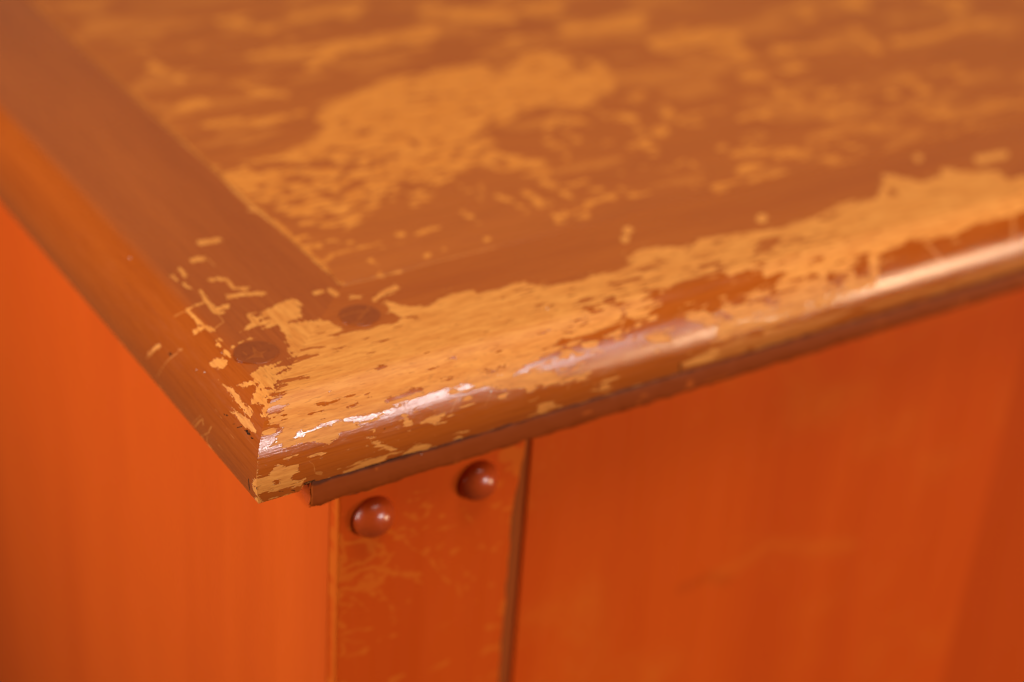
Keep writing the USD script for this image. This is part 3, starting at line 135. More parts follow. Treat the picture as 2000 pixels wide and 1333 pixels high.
T_BARE = """72.11,81.39 71.9,82.88 75.28,83.42 82.58,88.09 83.69,87.38 84.5,89.05 90.52,85.07 90.79,82.8 91.4,82.4 97.84,83.85 102.32,87.96 101.56,91.29 105.39,90.77 108.98,94.07 112.08,96.2 123.17,96.25 130.23,86.88 135.77,82.13 134.52,81.63 133.12,80.35 131.97,78.65 131.37,76.97 131.48,75.78 133.25,72.6 133.88,72.2 135.16,72.07 134.86,62.24 135.06,61.63 135.67,61.54 136.51,61.99 137.37,62.86 138.01,63.92 138.27,64.89 138.54,72.47 139.65,73.37 140.89,75.02 141.13,75.59 143.58,73.07 144.07,72.96 149.41,74.03 150.15,74.4 150.94,75.16 151.56,76.12 151.84,77 151.7,77.59 151.19,77.71 146.13,76.68 143.9,78.84 143.38,78.94 142.63,78.54 141.63,77.38 141.64,78.04 140.94,78.59 138.18,78.86 136.92,81.14 137.42,80.71 146.71,90.2 135.81,102.78 136.49,105 136.01,106.07 136.71,105.75 140.17,117.12 142.79,118.68 141.87,121.65 143.47,119.08 152.94,124.72 162.94,126.82 163.04,128.43 171.84,128.69 175.75,125.31 176.6,126.54 179.87,122.24 179.6,121.98 180.95,120.81 181.32,120.96 179.96,112.42 180.03,111.63 182.01,107.86 186.43,104.61 185.39,101.31 182.98,99.09 181.86,97.79 181.1,96.4 180.91,95.27 181.33,94.71 182.26,94.86 183.44,95.69 187.34,99.26 188.57,100.7 189.35,102.22 191.26,108.22 191.4,109.11 191.14,109.65 186.31,113.2 184.72,116.39 185.78,122.87 196.21,127.32 206.55,140.12 211.38,154.55 194.29,171.59 161.8,171.09 133.43,171.49 117.88,164.78 103.55,159.46 89.72,140.25 83.45,136.56 82.59,134.14 79.82,134.43 74.4,131.24 58.18,129.81 55.26,127.86 55.02,128.99 54.5,129.53 53.74,129.59 52.37,128.74 52.48,129.65 52.33,130.36 51.08,132.1 50,132.37 49.54,132.17 49.2,131.78 49.01,131.21 48.99,130.54 49.44,129.14 50.38,128.1 51.55,127.87 50.95,127.07 50.13,125.58 49.44,124.92 48.99,123.79 49.03,91.32 49.65,70.78 49.22,59.74 49.31,59.31 49.65,59.19 49.42,53.41 49.85,49.5 50.18,49.6 50.48,50.08 50.51,50.32 50.16,53.99 50.39,59.75 50.76,60.41 50.89,61 50.95,62.36 54.95,64.55 61.21,66.56 67.85,66.38 68.9,66.17 68.52,65.47 68.44,64.69 69.03,64.17 69.35,64.25 69.99,64.76 70.26,65.14 70.51,65.86 75.04,64.99 83.4,65.57 91.47,67.04 91.87,67.24 92.27,67.68 92.58,68.22 92.7,68.74 92.6,69.09 92.32,69.17 84.29,67.68 75.96,67.09 68.83,68.46 63.67,68.6 64.42,69.52 64.78,70.64 64.62,71.53 63.98,71.84 63.11,71.45 62.36,70.52 62,69.4 62.12,68.64 55.46,66.54 51.02,64.01 51.34,72.77 54.71,71 55.53,70.95 55.97,71.29 56.65,72.25 57,73.37 56.98,73.87 56.55,74.5 55.77,74.45 55.17,74 52.22,75.42 51.85,75.4 51.29,74.89 51.23,77.5 55.46,76.81 55.91,76.94 56.41,77.41 56.82,78.11 57.04,78.83 57.01,79.4 56.72,79.65 51.81,80.45 51.18,80.14 50.98,89.15 49.81,111.27 50.33,118.95 51.23,109.55 51.68,111.4 57.33,108.73 55.61,107.27 51.25,109.34 51.59,105.8 52.4,103.23 52.22,104.39 57.47,103.01 58.17,100.45 53.84,98.66 56.02,91.61 58.43,89.33 56.92,88.12 56.95,84.95 61.36,83.62 61.15,82.54 69.5,79.72;58.88,90.2 61.7,89.94 67.73,88.15 60.35,87.33 57.76,88.03 58.43,89.33;74.15,96.69 80.96,97.56 72.64,93.56 71.18,96.51 73.81,96.67 71.81,99.6 70.95,105.73 75.06,103.8;98.49,93.32 93.62,90.42 93.12,94.11 97.78,94.83;103.11,101.2 102.86,98.93 99.63,99.85 100.15,102.59;61.73,105.51 62.72,108.47 65.57,107.12 63.75,104.55;60.33,127.21 75.2,123.9 83.07,120.85 82.62,118.01 74.03,119.61 65.37,121.86 60.15,123.7;68.2,112.26 64.21,116.48 71.07,113.85 78.21,111.68 77.21,109.79;94.49,112.48 94.95,117.17 99,112.82 98.06,110.21;104.51,132.39 102.02,132.88 103.87,137.25 106.54,136.03;116.17,124.43 113.79,118.47 110,117.68 113.21,125.15;87.23,130.73 94.79,124.71 90.25,124.31 85.8,127;102.94,141.64 97.67,140.09 94.9,140.05 101.42,145;126.29,113.97 127.45,112.16 125.18,109.39;77.97,86.57 76.2,85.2 73.63,86.98 76.04,88.6;93.45,97.45 95.58,101.16 97.14,99.24;83.08,112.97 81.08,115.11 89.08,116.22 90.24,114.46;161.87,130.36 158.82,130.34 162.13,134.48 163.8,135.15;139.53,125.4 146.52,129 153.69,127.12 144.1,123.31;130.22,94.38 129.03,100.49 133.49,95.94;169.28,153.11 164.41,155.27 170.96,167.58 177.22,166.38;206.44,158.3 201.89,150.88 197.36,152.87 201.34,160.53;61.11,51.03 60.58,50.81 60.31,50.45 60.15,50.05 60.26,49.51 61.45,48.92 61.48,48.69 62.21,48.69 62.75,49.26 63.12,50.25 63.43,53.53 63.22,56.6 63.08,56.96 62.74,57.02 62.3,56.76 61.87,56.25 61.58,55.63 61.5,55.07 61.71,52.1 61.58,50.8;68.59,50.71 64.7,51.18 64.03,50.76 63.75,50.31 63.65,49.49 63.86,49.35 67.53,49.02 68.2,49.44 68.48,49.89;58.46,73.06 60.91,71.74 61.46,71.99 61.74,72.37 61.91,72.81 61.79,73.38 59.47,74.51 59.22,74.49 58.64,73.87;63.38,60.12 62.8,60.64 62.16,60.36 61.61,59.69 61.43,59.28 61.36,58.52 61.67,58.06 62.57,58.28 63.13,58.95 63.31,59.36;79.51,55.53 79.14,56.07 78.45,56.05 77.68,55.47 77.15,54.56 77.04,54.09 77.17,53.34 77.72,53.07 78.1,53.15 78.86,53.73 79.17,54.16 79.4,54.64;87.25,56.7 87.12,57.47 86.55,57.74 86.17,57.65 85.39,57.06 84.83,56.14 84.72,55.24 84.84,54.9 85.4,54.63 85.78,54.72 86.56,55.3 87.12,56.22;99.26,55.02 99.9,56.02 100.02,56.81 99.63,57.43 98.9,57.4 98.09,56.8 97.75,56.36 97.5,55.87 97.36,54.96 97.73,54.41 98.45,54.43;77.04,67.58 77.82,68.19 78.13,68.64 78.36,69.14 78.47,70.07 78.34,70.42 77.78,70.69 76.99,70.35 76.62,69.98 76.07,69.03 75.97,68.1 76.34,67.54;119.37,79.26 119.14,79.69 118.63,79.68 117.97,79.25 117.34,78.49 116.91,77.63 116.79,76.89 118.08,63.83 118.31,63.43 118.82,63.44 119.47,63.87 120.09,64.59 120.51,65.42 120.62,66.13;128.02,67.59 125.75,67.83 127.2,71.15 127.42,72.11 127.23,76.83 127.01,77.33 126.47,77.35 125.74,76.9 125.03,76.09 124.52,75.15 124.36,74.33 124.54,70.05 122.75,65.89 122.54,65.16 122.62,64.63 122.96,64.41 126.01,64.07 126.65,64.25 127.39,64.85 128.03,65.71 128.4,66.61 128.39,67.3;133.88,53.58 134.57,54.36 135.05,55.24 135.17,56 134.96,56.36 141.73,61.51 148.04,60.43 148.69,60.58 149.47,61.16 150.17,62.02 150.61,62.93 150.65,63.64 150.29,63.97 145.56,64.76 148.83,67.63 149.95,68.87 150.72,70.29 150.94,71.48 150.54,72.14 149.64,72.08 148.47,71.32 142.54,66.08 135.64,60.75 133.18,59.5 130.74,60.56 126.27,60.45 125.28,60.09 124.2,59.13 123.31,57.83 122.85,56.56 122.95,55.64 123.57,55.31 127.79,55.39 132.58,53.09 133.15,53.12;170.52,58.52 170.6,59.14 170.32,59.43 162.81,61.2 155.44,62.31 154.89,62.18 154.23,61.68 153.64,60.96 153.28,60.21 153.25,59.62 153.55,59.36 160.81,58.24 168.25,56.48 168.8,56.58 169.48,57.05 170.11,57.76;181.82,54.47 179.84,52.85 179.25,52.11 178.94,51.38 178.98,50.87 179.37,50.7 188.27,51.25 201.21,51.57 209.36,51.47 210.01,51.66 210.77,52.21 211.44,52.97 211.84,53.74 211.86,54.3 211.49,54.51 182.44,54.67;169.61,93.77 170.28,93.88 171.14,94.48 171.95,95.43 172.5,96.46 172.64,97.31 172.33,97.74 167.41,99.35 166.74,99.24 165.88,98.63 165.08,97.68 164.55,96.64 164.42,95.8 164.72,95.38;183.5,94.68 178.09,93.21 176.7,92.45 175.27,91.02 174.17,89.32 173.69,87.79 173.97,86.84 174.92,86.71 178.36,87.63 176.49,82.3 176.32,80.99 176.89,80.37 178.05,80.6 179.49,81.63 180.84,83.18 181.72,84.85 184.53,92.71 184.74,93.93 184.37,94.63;185.62,93.94 185.59,92.94 186.16,92.56 192.29,92.4 193.33,92.74 194.56,93.72 195.66,95.07 196.32,96.45 196.37,97.47 195.79,97.85 189.57,97.98 188.53,97.63 187.32,96.65 186.25,95.29;199.19,103.3 199.43,102.46 202.82,99.58 205.78,92.85 206.43,92.48 207.59,92.89 208.94,93.97 210.14,95.44 210.86,96.91 210.89,97.97 207.71,105.16 204.18,108.17 203.3,108.25 202.02,107.54 200.69,106.24 199.65,104.68;197.54,122.8 196.26,121.14 195.49,119.48 195.44,118.28 196.11,117.83 202.54,117.8 203.77,118.24 205.24,119.45 206.55,121.12 207.35,122.79 207.43,124.02 206.75,124.48 200.22,124.47 198.99,124.02;189.69,73.41 190.81,78 190.77,78.91 190.14,79.2 189.08,78.8 182.02,74.44 180.86,73.48 179.89,72.21 179.35,70.97 179.4,70.09 180.02,69.8 181.04,70.18 185.82,73.11 185.26,70.71 185.3,69.83 185.92,69.54 186.95,69.92 188.13,70.87 189.13,72.15;155.82,105.41 155.49,105.68 154.9,105.49 154.2,104.9 153.58,104.07 153.21,103.22 153.19,102.57 155.69,94.98 156.01,94.72 156.6,94.89 157.3,95.46 157.91,96.28 158.29,97.12 158.32,97.76;173.76,112.13 173.67,112.93 168.13,120.95 167.41,121.12 159.91,119.04 158.96,118.49 157.97,117.44 157.21,116.16 156.88,115.02 157.06,114.29 157.71,114.19 161.47,115.21 157.21,109.74 156.56,108.68 156.26,107.7 156.4,107.08 156.93,106.96 157.73,107.39 158.57,108.25 163.19,114.16 163.87,115.25 164.08,115.93 164.63,116.08 169.92,108.46 170.51,108.26 171.45,108.7 172.48,109.68 173.33,110.94;165.1,102.87 165.72,103.93 165.95,104.85 166,110.17 165.78,110.72 165.17,110.73 164.33,110.19 163.49,109.26 162.88,108.19 162.65,107.26 162.62,101.99 162.84,101.46 163.44,101.45 164.27,101.96;110.9,81.77 111.44,82.49 111.78,83.27 111.83,83.91 110.99,87.81 110.73,88.13 110.23,88.05 109.63,87.58 109.09,86.84 108.75,86.05 108.71,85.41 109.56,81.54 109.81,81.22 110.3,81.3;111.7,76.97 112.05,76.78 112.59,77 113.19,77.56 113.67,78.32 117.35,85.88 117.61,86.65 117.55,87.2 117.19,87.39 116.63,87.16 116.02,86.57 115.53,85.79 111.88,78.25 111.64,77.5;102.16,64.76 102.62,64.79 103.19,65.2 103.71,65.86 104.05,66.6 104.12,67.23 103.11,73.24 102.88,73.58 102.41,73.54 101.84,73.12 101.31,72.45 100.97,71.69 100.91,71.06 101.93,65.09;180.03,57.18 181.13,57.22 182.44,58.05 183.48,59.35 183.85,60.65 183.72,61.12 183.39,61.42 182.28,61.38 180.96,60.54 179.93,59.23 179.58,57.95;174.84,57.83 175.92,57.87 177.22,58.69 177.8,59.32 178.25,60 178.6,61.29 178.14,62.06 177.04,62.02 175.74,61.18 175.16,60.56 174.72,59.87 174.38,58.6;159.95,73.1 160.86,72.68 162.23,73.21 163.56,74.51 164.33,76.07 164.4,76.77 163.87,77.64 163.33,77.74 161.94,77.19 160.62,75.88 160.15,75.1 159.8,73.63;153.86,65.31 154.32,64.55 155.38,64.59 156.62,65.42 157.58,66.73 157.83,67.41 157.88,68.02 157.42,68.79 156.35,68.74 155.11,67.9 154.57,67.27 154.16,66.58;149.72,91.91 149.11,91.16 148.38,89.54 148.49,88.29 148.85,87.95 150.05,88.03 150.76,88.43 152.06,89.79 152.81,91.41 152.7,92.68 152.33,93.01 151.12,92.93;201.58,77.8 200.09,76.44 199.2,74.82 199.09,74.11 199.61,73.22 200.18,73.12 201.68,73.67 202.46,74.27 203.73,75.83 204.19,77.36 203.67,78.27 203.09,78.37;289.37,80.05 287.25,78.58 285.38,76.64 284.24,74.75 284.14,73.41 289.88,60.79 290.8,60.33 292.54,60.85 294.63,62.22 296.54,64.08 297.73,65.94 297.88,67.29 292.12,80.2 291.16,80.64;375.47,123.15 377.46,124.94 378.86,126.78 379.28,128.16 378.61,128.7 364.13,129.4 345.02,126.86 328.02,128.99 326.61,128.64 324.76,127.45 322.98,125.73 321.73,123.96 321.35,122.6 321.93,122.01 338.84,119.81 357.75,122.2 371.86,121.45 373.42,121.87;215.02,72.27 214.51,72.48 216.62,80.07 216.62,80.65 216.21,80.83 215.51,80.58 214.71,79.94 214.02,79.11 213.63,78.29 211.69,71.26 205.06,73.27 204.35,73.17 203.44,72.59 202.58,71.68 201.98,70.69 201.82,69.89 202.13,69.48 210.31,67 213.46,61.87 222.77,56.27 228.51,51.06 229.35,50.93 230.61,51.49 231.97,52.59 233.07,53.95 233.6,55.2 233.42,56 227.49,61.37 218.15,66.98;202.39,56.75 203.44,56.9 204.78,57.75 206.06,59.06 206.94,60.49 207.17,61.66 206.69,62.25 200.02,64.09 198.97,63.93 197.64,63.08 196.38,61.75 195.54,60.33 195.33,59.18 195.8,58.6;252.65,94.9 253.26,96.52 253.92,102.13 254.1,108.22 253.66,109.08 252.39,108.96 250.64,107.9 248.89,106.19 247.6,104.29 247.11,102.72 247,96.99 246.4,91.56 246.72,90.63 247.86,90.6 249.52,91.48 251.28,93.06;271.04,99.74 270.97,100.79 270.06,101.01 268.56,100.36 259.37,94.56 251.19,91.3 249.64,90.36 248.11,88.88 247.01,87.26 246.62,85.93 247.06,85.24 248.19,85.37 256.68,88.7 267.14,95.13 268.82,96.47 270.25,98.16;252.91,82 252.56,80.83 252.94,80.21 253.95,80.32 262.49,83.59 263.9,84.41 265.31,85.73 266.35,87.18 266.73,88.39 266.35,89.02 265.3,88.9 256.66,85.54 255.27,84.72 253.9,83.42;234.77,86.87 236.13,87.97 237.29,89.38 237.94,90.74 237.9,91.66 235.22,95.72 234.26,95.92 226.45,93.79 225.2,93.14 223.89,91.94 222.85,90.51 222.38,89.24 222.59,88.46 223.42,88.37 230.44,90.25 232.85,86.63 233.57,86.38;236.33,68.99 235.5,67.65 235.31,66.61 235.8,66.13 240.59,65.31 249.88,65.09 266.6,67.17 267.86,67.66 269.31,68.73 270.56,70.1 271.26,71.41 271.22,72.3 270.46,72.53 253.85,70.37 244.6,70.55 239.96,71.34 238.91,71.12 237.58,70.25;249.68,126.2 248.4,126.07 246.63,124.95 244.86,123.16 243.56,121.17 243.07,119.53 243.51,118.65 252.18,114.8 253.45,114.92 255.22,116 257.03,117.77 258.38,119.76 258.92,121.42 258.48,122.32;276.35,122.34 264.89,124.19 263.87,123.95 262.56,123.04 261.31,121.71 260.45,120.33 260.22,119.25 260.66,118.77 271.99,116.9 273.02,117.14 274.35,118.04 275.64,119.37 276.54,120.77 276.8,121.86;286.08,137.03 285.64,137.96 279.13,140.78 277.77,140.63 275.85,139.43 273.91,137.51 272.46,135.41 271.88,133.66 272.32,132.74 278.73,129.95 280.08,130.09 281.99,131.26 283.96,133.15 285.46,135.26;274.59,155.22 275.51,157.54 275.17,158.9 268.99,163.19 240.75,163.97 238.78,163.26 236.37,161.27 234.17,158.53 232.77,155.8 232.53,153.78 233.5,153.01 261.1,152.03 262.08,152.36 266.62,149.01 268.09,148.99 270.31,150.28 272.69,152.56;263.07,134.74 264.55,136.61 265.37,138.36 265.32,139.51 258.6,149.02 257.67,149.26 256.14,148.5 254.41,146.95 252.97,145.04 252.17,143.28 252.25,142.13 258.91,132.77 259.82,132.54 261.34,133.25;307.7,118.44 308.96,118.74 310.62,119.81 312.24,121.39 313.38,123.03 322.02,139.91 322.39,141.25 321.84,141.83 320.52,141.49 318.79,140.32 317.11,138.66 315.93,136.94 307.51,120.25 307.17,118.99;297.41,78.02 298.32,78.06 299.63,78.74 300.99,79.87 302.04,81.17 302.49,82.27 304.03,96.99 303.75,97.62 302.81,97.56 301.46,96.83 300.07,95.63 299.01,94.29 298.57,93.15 297.14,78.62;319.94,62.57 321.44,63.01 323.28,64.17 324.97,65.74 326.04,67.3 326.21,68.43 325.42,68.82 312.8,68.49 311.31,68.04 309.51,66.88 307.89,65.32 306.88,63.79 306.74,62.69 307.51,62.3;236.07,65.48 235.25,65.25 234.26,64.57 233.37,63.61 232.81,62.64 232.74,61.92 233.18,61.63 239.29,61.33 243.36,54.33 243.86,54.12 244.73,54.41 245.74,55.13 246.62,56.09 247.12,57.03 247.13,57.7 242.93,64.97 242.53,65.18;318.72,82.06 320.55,83.14 322.35,84.74 330.71,93.72 331.95,95.34 332.44,96.66 332.07,97.38 328.8,98.81 327.53,98.72 325.7,97.75 323.8,96.17 322.35,94.41 321.73,92.94 322.09,92.14 323.9,91.34 318.37,85.35 317.12,83.67 316.74,82.37 317.32,81.78;316.8,171.77 314.7,170.53 312.47,168.45 310.7,166.09 309.85,164.08 308.68,157.35 308.98,156.24 310.33,156.27 312.38,157.45 314.58,159.46 316.36,161.79 317.23,163.8 318.48,170.66 318.18,171.82;340.26,170.13 337.88,168.82 335.29,166.54 333.18,163.91 332.11,161.65 332.35,160.33 337.55,156.29 339.04,156.26 341.4,157.52 344.01,159.75 346.17,162.37 347.29,164.66 347.06,166.01 341.78,170.12;376.05,146.24 374.54,145.79 372.57,144.51 370.67,142.73 369.37,140.94 368.98,139.61 369.62,139.09 374.5,138.89 376.01,139.32 377.98,140.59 379.9,142.37 381.25,144.18 381.66,145.53 381.01,146.05;287.88,88.03 288.77,89.12 289.38,90.2 289.63,91.16 289.03,92.36 287.2,92.25 286.03,91.69 284.84,90.87 283.76,89.87 282.88,88.78 282.29,87.71 282.05,86.76 282.65,85.58 284.46,85.68 285.61,86.22 286.79,87.03;223.27,74 224.25,74.98 225.03,76.06 225.53,77.13 225.7,78.09 225.54,78.83 225.04,79.29 224.26,79.42 223.28,79.2 222.2,78.66 221.12,77.86 220.15,76.87 219.39,75.79 218.9,74.72 218.73,73.78 218.9,73.05 219.39,72.6 220.16,72.47 221.12,72.68 222.2,73.21;110.05,201.48 124.25,200.96 113.92,195.65 112.56,194.49 111.26,192.58 110.35,190.42 110.08,188.6 110.51,187.59 111.54,187.66 133.32,198.65 134.75,199.85 135.26,200.55 134.63,198.62 134.67,196.79 135.6,196.17 168.17,198.22 169.84,199.02 171.81,201.05 173.53,203.77 174.55,206.46 174.59,208.4 173.62,209.04 140.39,206.66 138.8,205.86 137.18,204.05 137.55,206.04 137.12,207.11 136.03,207.02 133.46,205.7 133.58,207.27 133,207.77 113.22,208.38 102.49,210.45 101.57,210.12 100.48,208.96 99.52,207.27 98.94,205.52 98.9,204.17 99.4,203.58;104.66,247.45 103.91,247.62 102.83,246.78 101.71,245.17 100.86,243.21 100.5,241.44 100.73,240.33 112.96,224.1 113.7,223.93 114.79,224.72 115.92,226.26 116.81,228.15 117.2,229.89 117,231 110.84,239.22 114.13,241.12 115.13,242.05 116.11,243.59 116.8,245.33 117.02,246.79 116.69,247.59 115.92,247.5 108.07,242.9;69.47,225.86 69.99,225.98 70.62,226.65 71.19,227.7 71.56,228.85 71.61,229.78 71.34,230.25 64.98,233 64.46,232.88 63.84,232.19 63.27,231.14 62.93,230 62.88,229.07 63.15,228.61;64.23,210.12 69.87,197.85 70.31,197.56 70.99,197.93 71.72,198.87 72.31,200.11 72.61,201.34 72.52,202.22 66.87,214.63 66.42,214.92 65.74,214.52 65,213.55 64.42,212.26 64.14,211.01;56.49,175.86 56.89,175.54 67.45,175.31 68.1,175.6 68.81,176.44 69.39,177.6 69.7,178.77 69.64,179.63 69.23,179.95 58.58,180.15 57.94,179.84 57.25,179 56.7,177.85 56.42,176.7;61.89,164.79 61.2,164.1 60.6,163.04 60.24,161.9 60.23,160.99 60.55,160.54 78.9,154.37 92.64,152.59 93.29,152.81 94.03,153.58 94.68,154.67 95.05,155.8 95.05,156.67 94.67,157.03 80.94,158.77 62.48,164.93;85.18,184.97 84.51,183.53 84.21,182.19 84.36,181.28 92.74,168.13 93.3,167.91 94.13,168.4 95.01,169.49 95.7,170.88 96.02,172.2 95.88,173.09 87.46,186.4 86.89,186.63 86.05,186.1;129.85,240.5 128.47,238.16 127.61,235.75 127.48,233.89 128.12,233.08 152.92,228.28 154.21,228.72 155.81,230.32 157.31,232.66 158.29,235.11 158.49,237.02 157.84,237.85 132.64,242.59 131.38,242.12;180.06,229.69 178.7,229.71 176.75,228.22 174.74,225.64 173.22,222.69 172.58,220.13 172.98,218.65 199.01,196.11 200.36,196.07 202.35,197.44 204.45,199.87 206.11,202.73 206.86,205.24 206.5,206.72;252.3,186.86 251.43,187.7 217.83,190.27 216.08,189.64 213.92,187.75 211.94,185.11 210.66,182.43 210.41,180.43 211.25,179.62 244.15,176.86 245.97,177.46 248.27,179.34 250.46,182.02 251.94,184.77;231.75,207.18 232.15,209.09 231.54,209.97 215.27,213.76 213.86,213.36 212.05,211.8 210.31,209.51 209.12,207.1 208.79,205.23 209.39,204.37 225.39,200.56 226.8,200.94 228.66,202.47 230.47,204.75"""
T_HALF = """49.21,123.62 49.52,123.24 49.82,123.43 50.35,124.33 50.43,124.8 49.97,175.91 51.3,289.4 51.22,289.79 50.69,289.59 50.15,288.4 50.06,287.8 48.92,177.03;70.79,50.05 57.48,49.73 50.03,49.88 49.65,49.49 49.72,49.1 57.16,48.95 70.45,49.26 86.59,50.06 99.31,50.04 99.76,50.45 99.71,50.86 86.97,50.86"""
T_INK = """"""
PLUG = """17.07,28.16 14.74,27.83 14.32,29.05 14.5,30.47 14.18,31.39 12.88,27.67 9.48,26.1 11.74,26.35 13.72,25.75 14.28,24.57 14.75,26.82;13.1,22.94 11.78,23.85 11.86,25.3 11.6,22.96 13.21,22.14 16.41,22.99 18.62,25.37 16.61,23.89;19.4,32.08 18.17,30.65 19.21,29.62 20.23,30.64;43.41,28.93 46.04,29.75 44.05,30.19 46.39,32.22 49.92,34.85 50.28,35.34 50.4,35.94 50.22,36.16 49.88,36.05 46.31,33.38 42.98,30.43 42.16,30.61 39.23,29.69;15.81,29.63 15.92,29.58 16.05,29.77 16.45,31.64 16.37,31.77 16.2,31.56;12.73,32.17 12.86,32.17 12.97,32.4 12.95,33.97 12.83,34.03 12.7,33.77;11.03,27.88 11.25,27.91 11.4,28.27 11.15,30.18 10.96,30.23 10.82,30.05 10.77,29.83;47.62,34.47 47.8,34.56 47.97,34.82 48.02,35.06 47.93,35.2 43.96,35.53 39.98,34.78 39.81,34.65 39.67,34.41 39.64,34.16 39.76,34.06 43.69,34.79;39.86,30.41 40.09,30.51 40.17,30.82 39.12,32.43 38.91,32.35 38.81,32.01"""
DUST = [(6.48, 91.03, -1.48, 0.22), (2.04, 38.19, -7.13, 0.16), (2.6, 34.47, -6.0, 0.18), (66.79, 0.68, -11.08, 0.3), (92.33, 14.09, 0.0, 0.22), (70.53, 1.76, -7.77, 0.14), (69.33, 1.87, -7.49, 0.12), (7.01, 33.8, -1.14, 0.12), (46.84, 1.0, -24.58, 0.14)]

def rings(text):
    return [np.array([[float(c) for c in q.split(',')] for q in r.split()]) for r in text.split(';') if r]

def field(text, pts, reach=3.0):
    """Signed distance in mm (positive inside) from the points to the outlines, even-odd."""
    rr = rings(text)
    if not rr: return np.full(len(pts), -reach)
    inside, edge = np.zeros(len(pts), bool), []
    for r in rr:
        poly = shapely.Polygon(r).buffer(0)
        lo, hi = r.min(0), r.max(0)
        k = np.nonzero(((pts >= lo) & (pts <= hi)).all(1))[0]
        shapely.prepare(poly)
        inside[k] ^= shapely.contains_xy(poly, pts[k, 0], pts[k, 1])
        nxt = np.roll(r, -1, 0)
        for a, b in zip(r, nxt):
            c = max(1, int(np.hypot(*(b - a)) / .1))
            edge.append(a + (b - a) * (np.arange(c) / c)[:, None])
    d = cKDTree(np.vstack(edge)).query(pts, distance_upper_bound=reach)[0]
    return np.where(inside, 1, -1) * np.minimum(d, reach)

def strokes(lines, pts, reach=6.0):
    """The same for strokes: (width, [(a, b), ...]) in mm."""
    out = np.full(len(pts), -reach)
    for w, line in lines:
        g = shapely.LineString(line); shapely.prepare(g)
        out = np.maximum(out, w / 2 - shapely.distance(g, shapely.points(pts)))
    return out

def warp(pts, size, amount, seed):
    p = np.c_[pts / size, np.full(len(pts), seed * 7.3)]
    return pts + amount * (np.c_[meshkit.fbm(p, 3, seed), meshkit.fbm(p, 3, seed + 50)] - .5)

NAMES = {}
def path(name, parent):
    k = (parent, name); n = NAMES.get(k, 0); NAMES[k] = n + 1
    return f'{parent}/{name}' + (f'_{n:03d}' if n else '')

def part(name, mesh, material, parent, smooth=False, attrs=None, label=None):
    v, f = (mesh.vertices, mesh.faces) if hasattr(mesh, 'faces') else mesh
    v = np.asarray(v, float) * MM + [0, 0, TOP]
    q = path(name, str(parent.GetPath()))
    pr = usdkit.mesh(stage, q, (v, np.asarray(f)), material, smooth=smooth)
    for k in ('wear', 'scuff_and_light', 'ink_and_shade'):
        val = (attrs or {}).get(k)
        pv = UsdGeom.PrimvarsAPI(pr)
        if val is None: pv.CreatePrimvar(k, Sdf.ValueTypeNames.FloatArray, 'constant').Set(Vt.FloatArray([-5.0]))
        else: pv.CreatePrimvar(k, Sdf.ValueTypeNames.FloatArray, 'vertex').Set(Vt.FloatArray.FromNumpy(np.asarray(val, np.float32)))
    if label: pr.GetPrim().SetCustomDataByKey('label', label)
    return pr.GetPrim()

def grid_faces(nr, nc):
    i, j = np.meshgrid(np.arange(nr - 1), np.arange(nc - 1), indexing='ij')
    a = i * nc + j
    return np.stack([a, a + 1, a + nc + 1, a + nc], -1).reshape(-1, 4)

def steps(*segs):
    """Positions from (start, [(end, spacing), ...])."""
    out = [segs[0]]
    for end, d in segs[1:]:
        n = max(1, int(round((end - out[-1]) / d)))
        out += list(out[-1] + (end - out[-1]) * np.arange(1, n + 1) / n)
    return np.array(out)

desk = UsdGeom.Xform.Define(stage, '/World/desk').GetPrim()
desk.SetCustomDataByKey('label', 'old orange varnished wooden desk corner with worn rounded top edge and domed pegs')
desk.SetCustomDataByKey('category', 'desk')

# ---------------------------------------------------------------- the top: front rail and left stile with a rounded nosing, mitred at the corner
A_, B_, H_, UC = 11.0, 17.0, 24.6, 1.0
WID, LEN_X, LEN_Y = 50.0, 1100.0, 600.0
th = np.linspace(np.pi / 2, 0, 72)
py = A_ * (1 - np.cos(th)); pz = -B_ * (1 - np.sin(th))
zz = np.linspace(-B_, -H_, 26)[1:]
py = np.r_[py, UC * ((zz + B_) / (B_ - H_)) ** 2]; pz = np.r_[pz, zz]
pu = A_ - np.r_[0, np.cumsum(np.hypot(np.diff(py), np.diff(pz)))]
flat = steps(WID - .25, (A_ + .25, .27))[:-1] if False else np.linspace(WID - .25, A_, 142)[:-1]
# inner edge falls into the joint with the panel, then the flat, the nosing, the underside
ry = np.r_[WID - .02, WID - .02, WID - .06, WID - .14, flat, py, UC + .15, UC + .5, WID - .02]
rz = np.r_[-14., -.6, -.18, -.05, np.zeros(len(flat)), pz, -H_ - .12, -H_ - .18, -H_ - .18]
ru = np.r_[WID + .5, WID + .2, WID - .03, WID - .12, flat, pu, pu[-1] - .2, pu[-1] - .6, pu[-1] - 20]

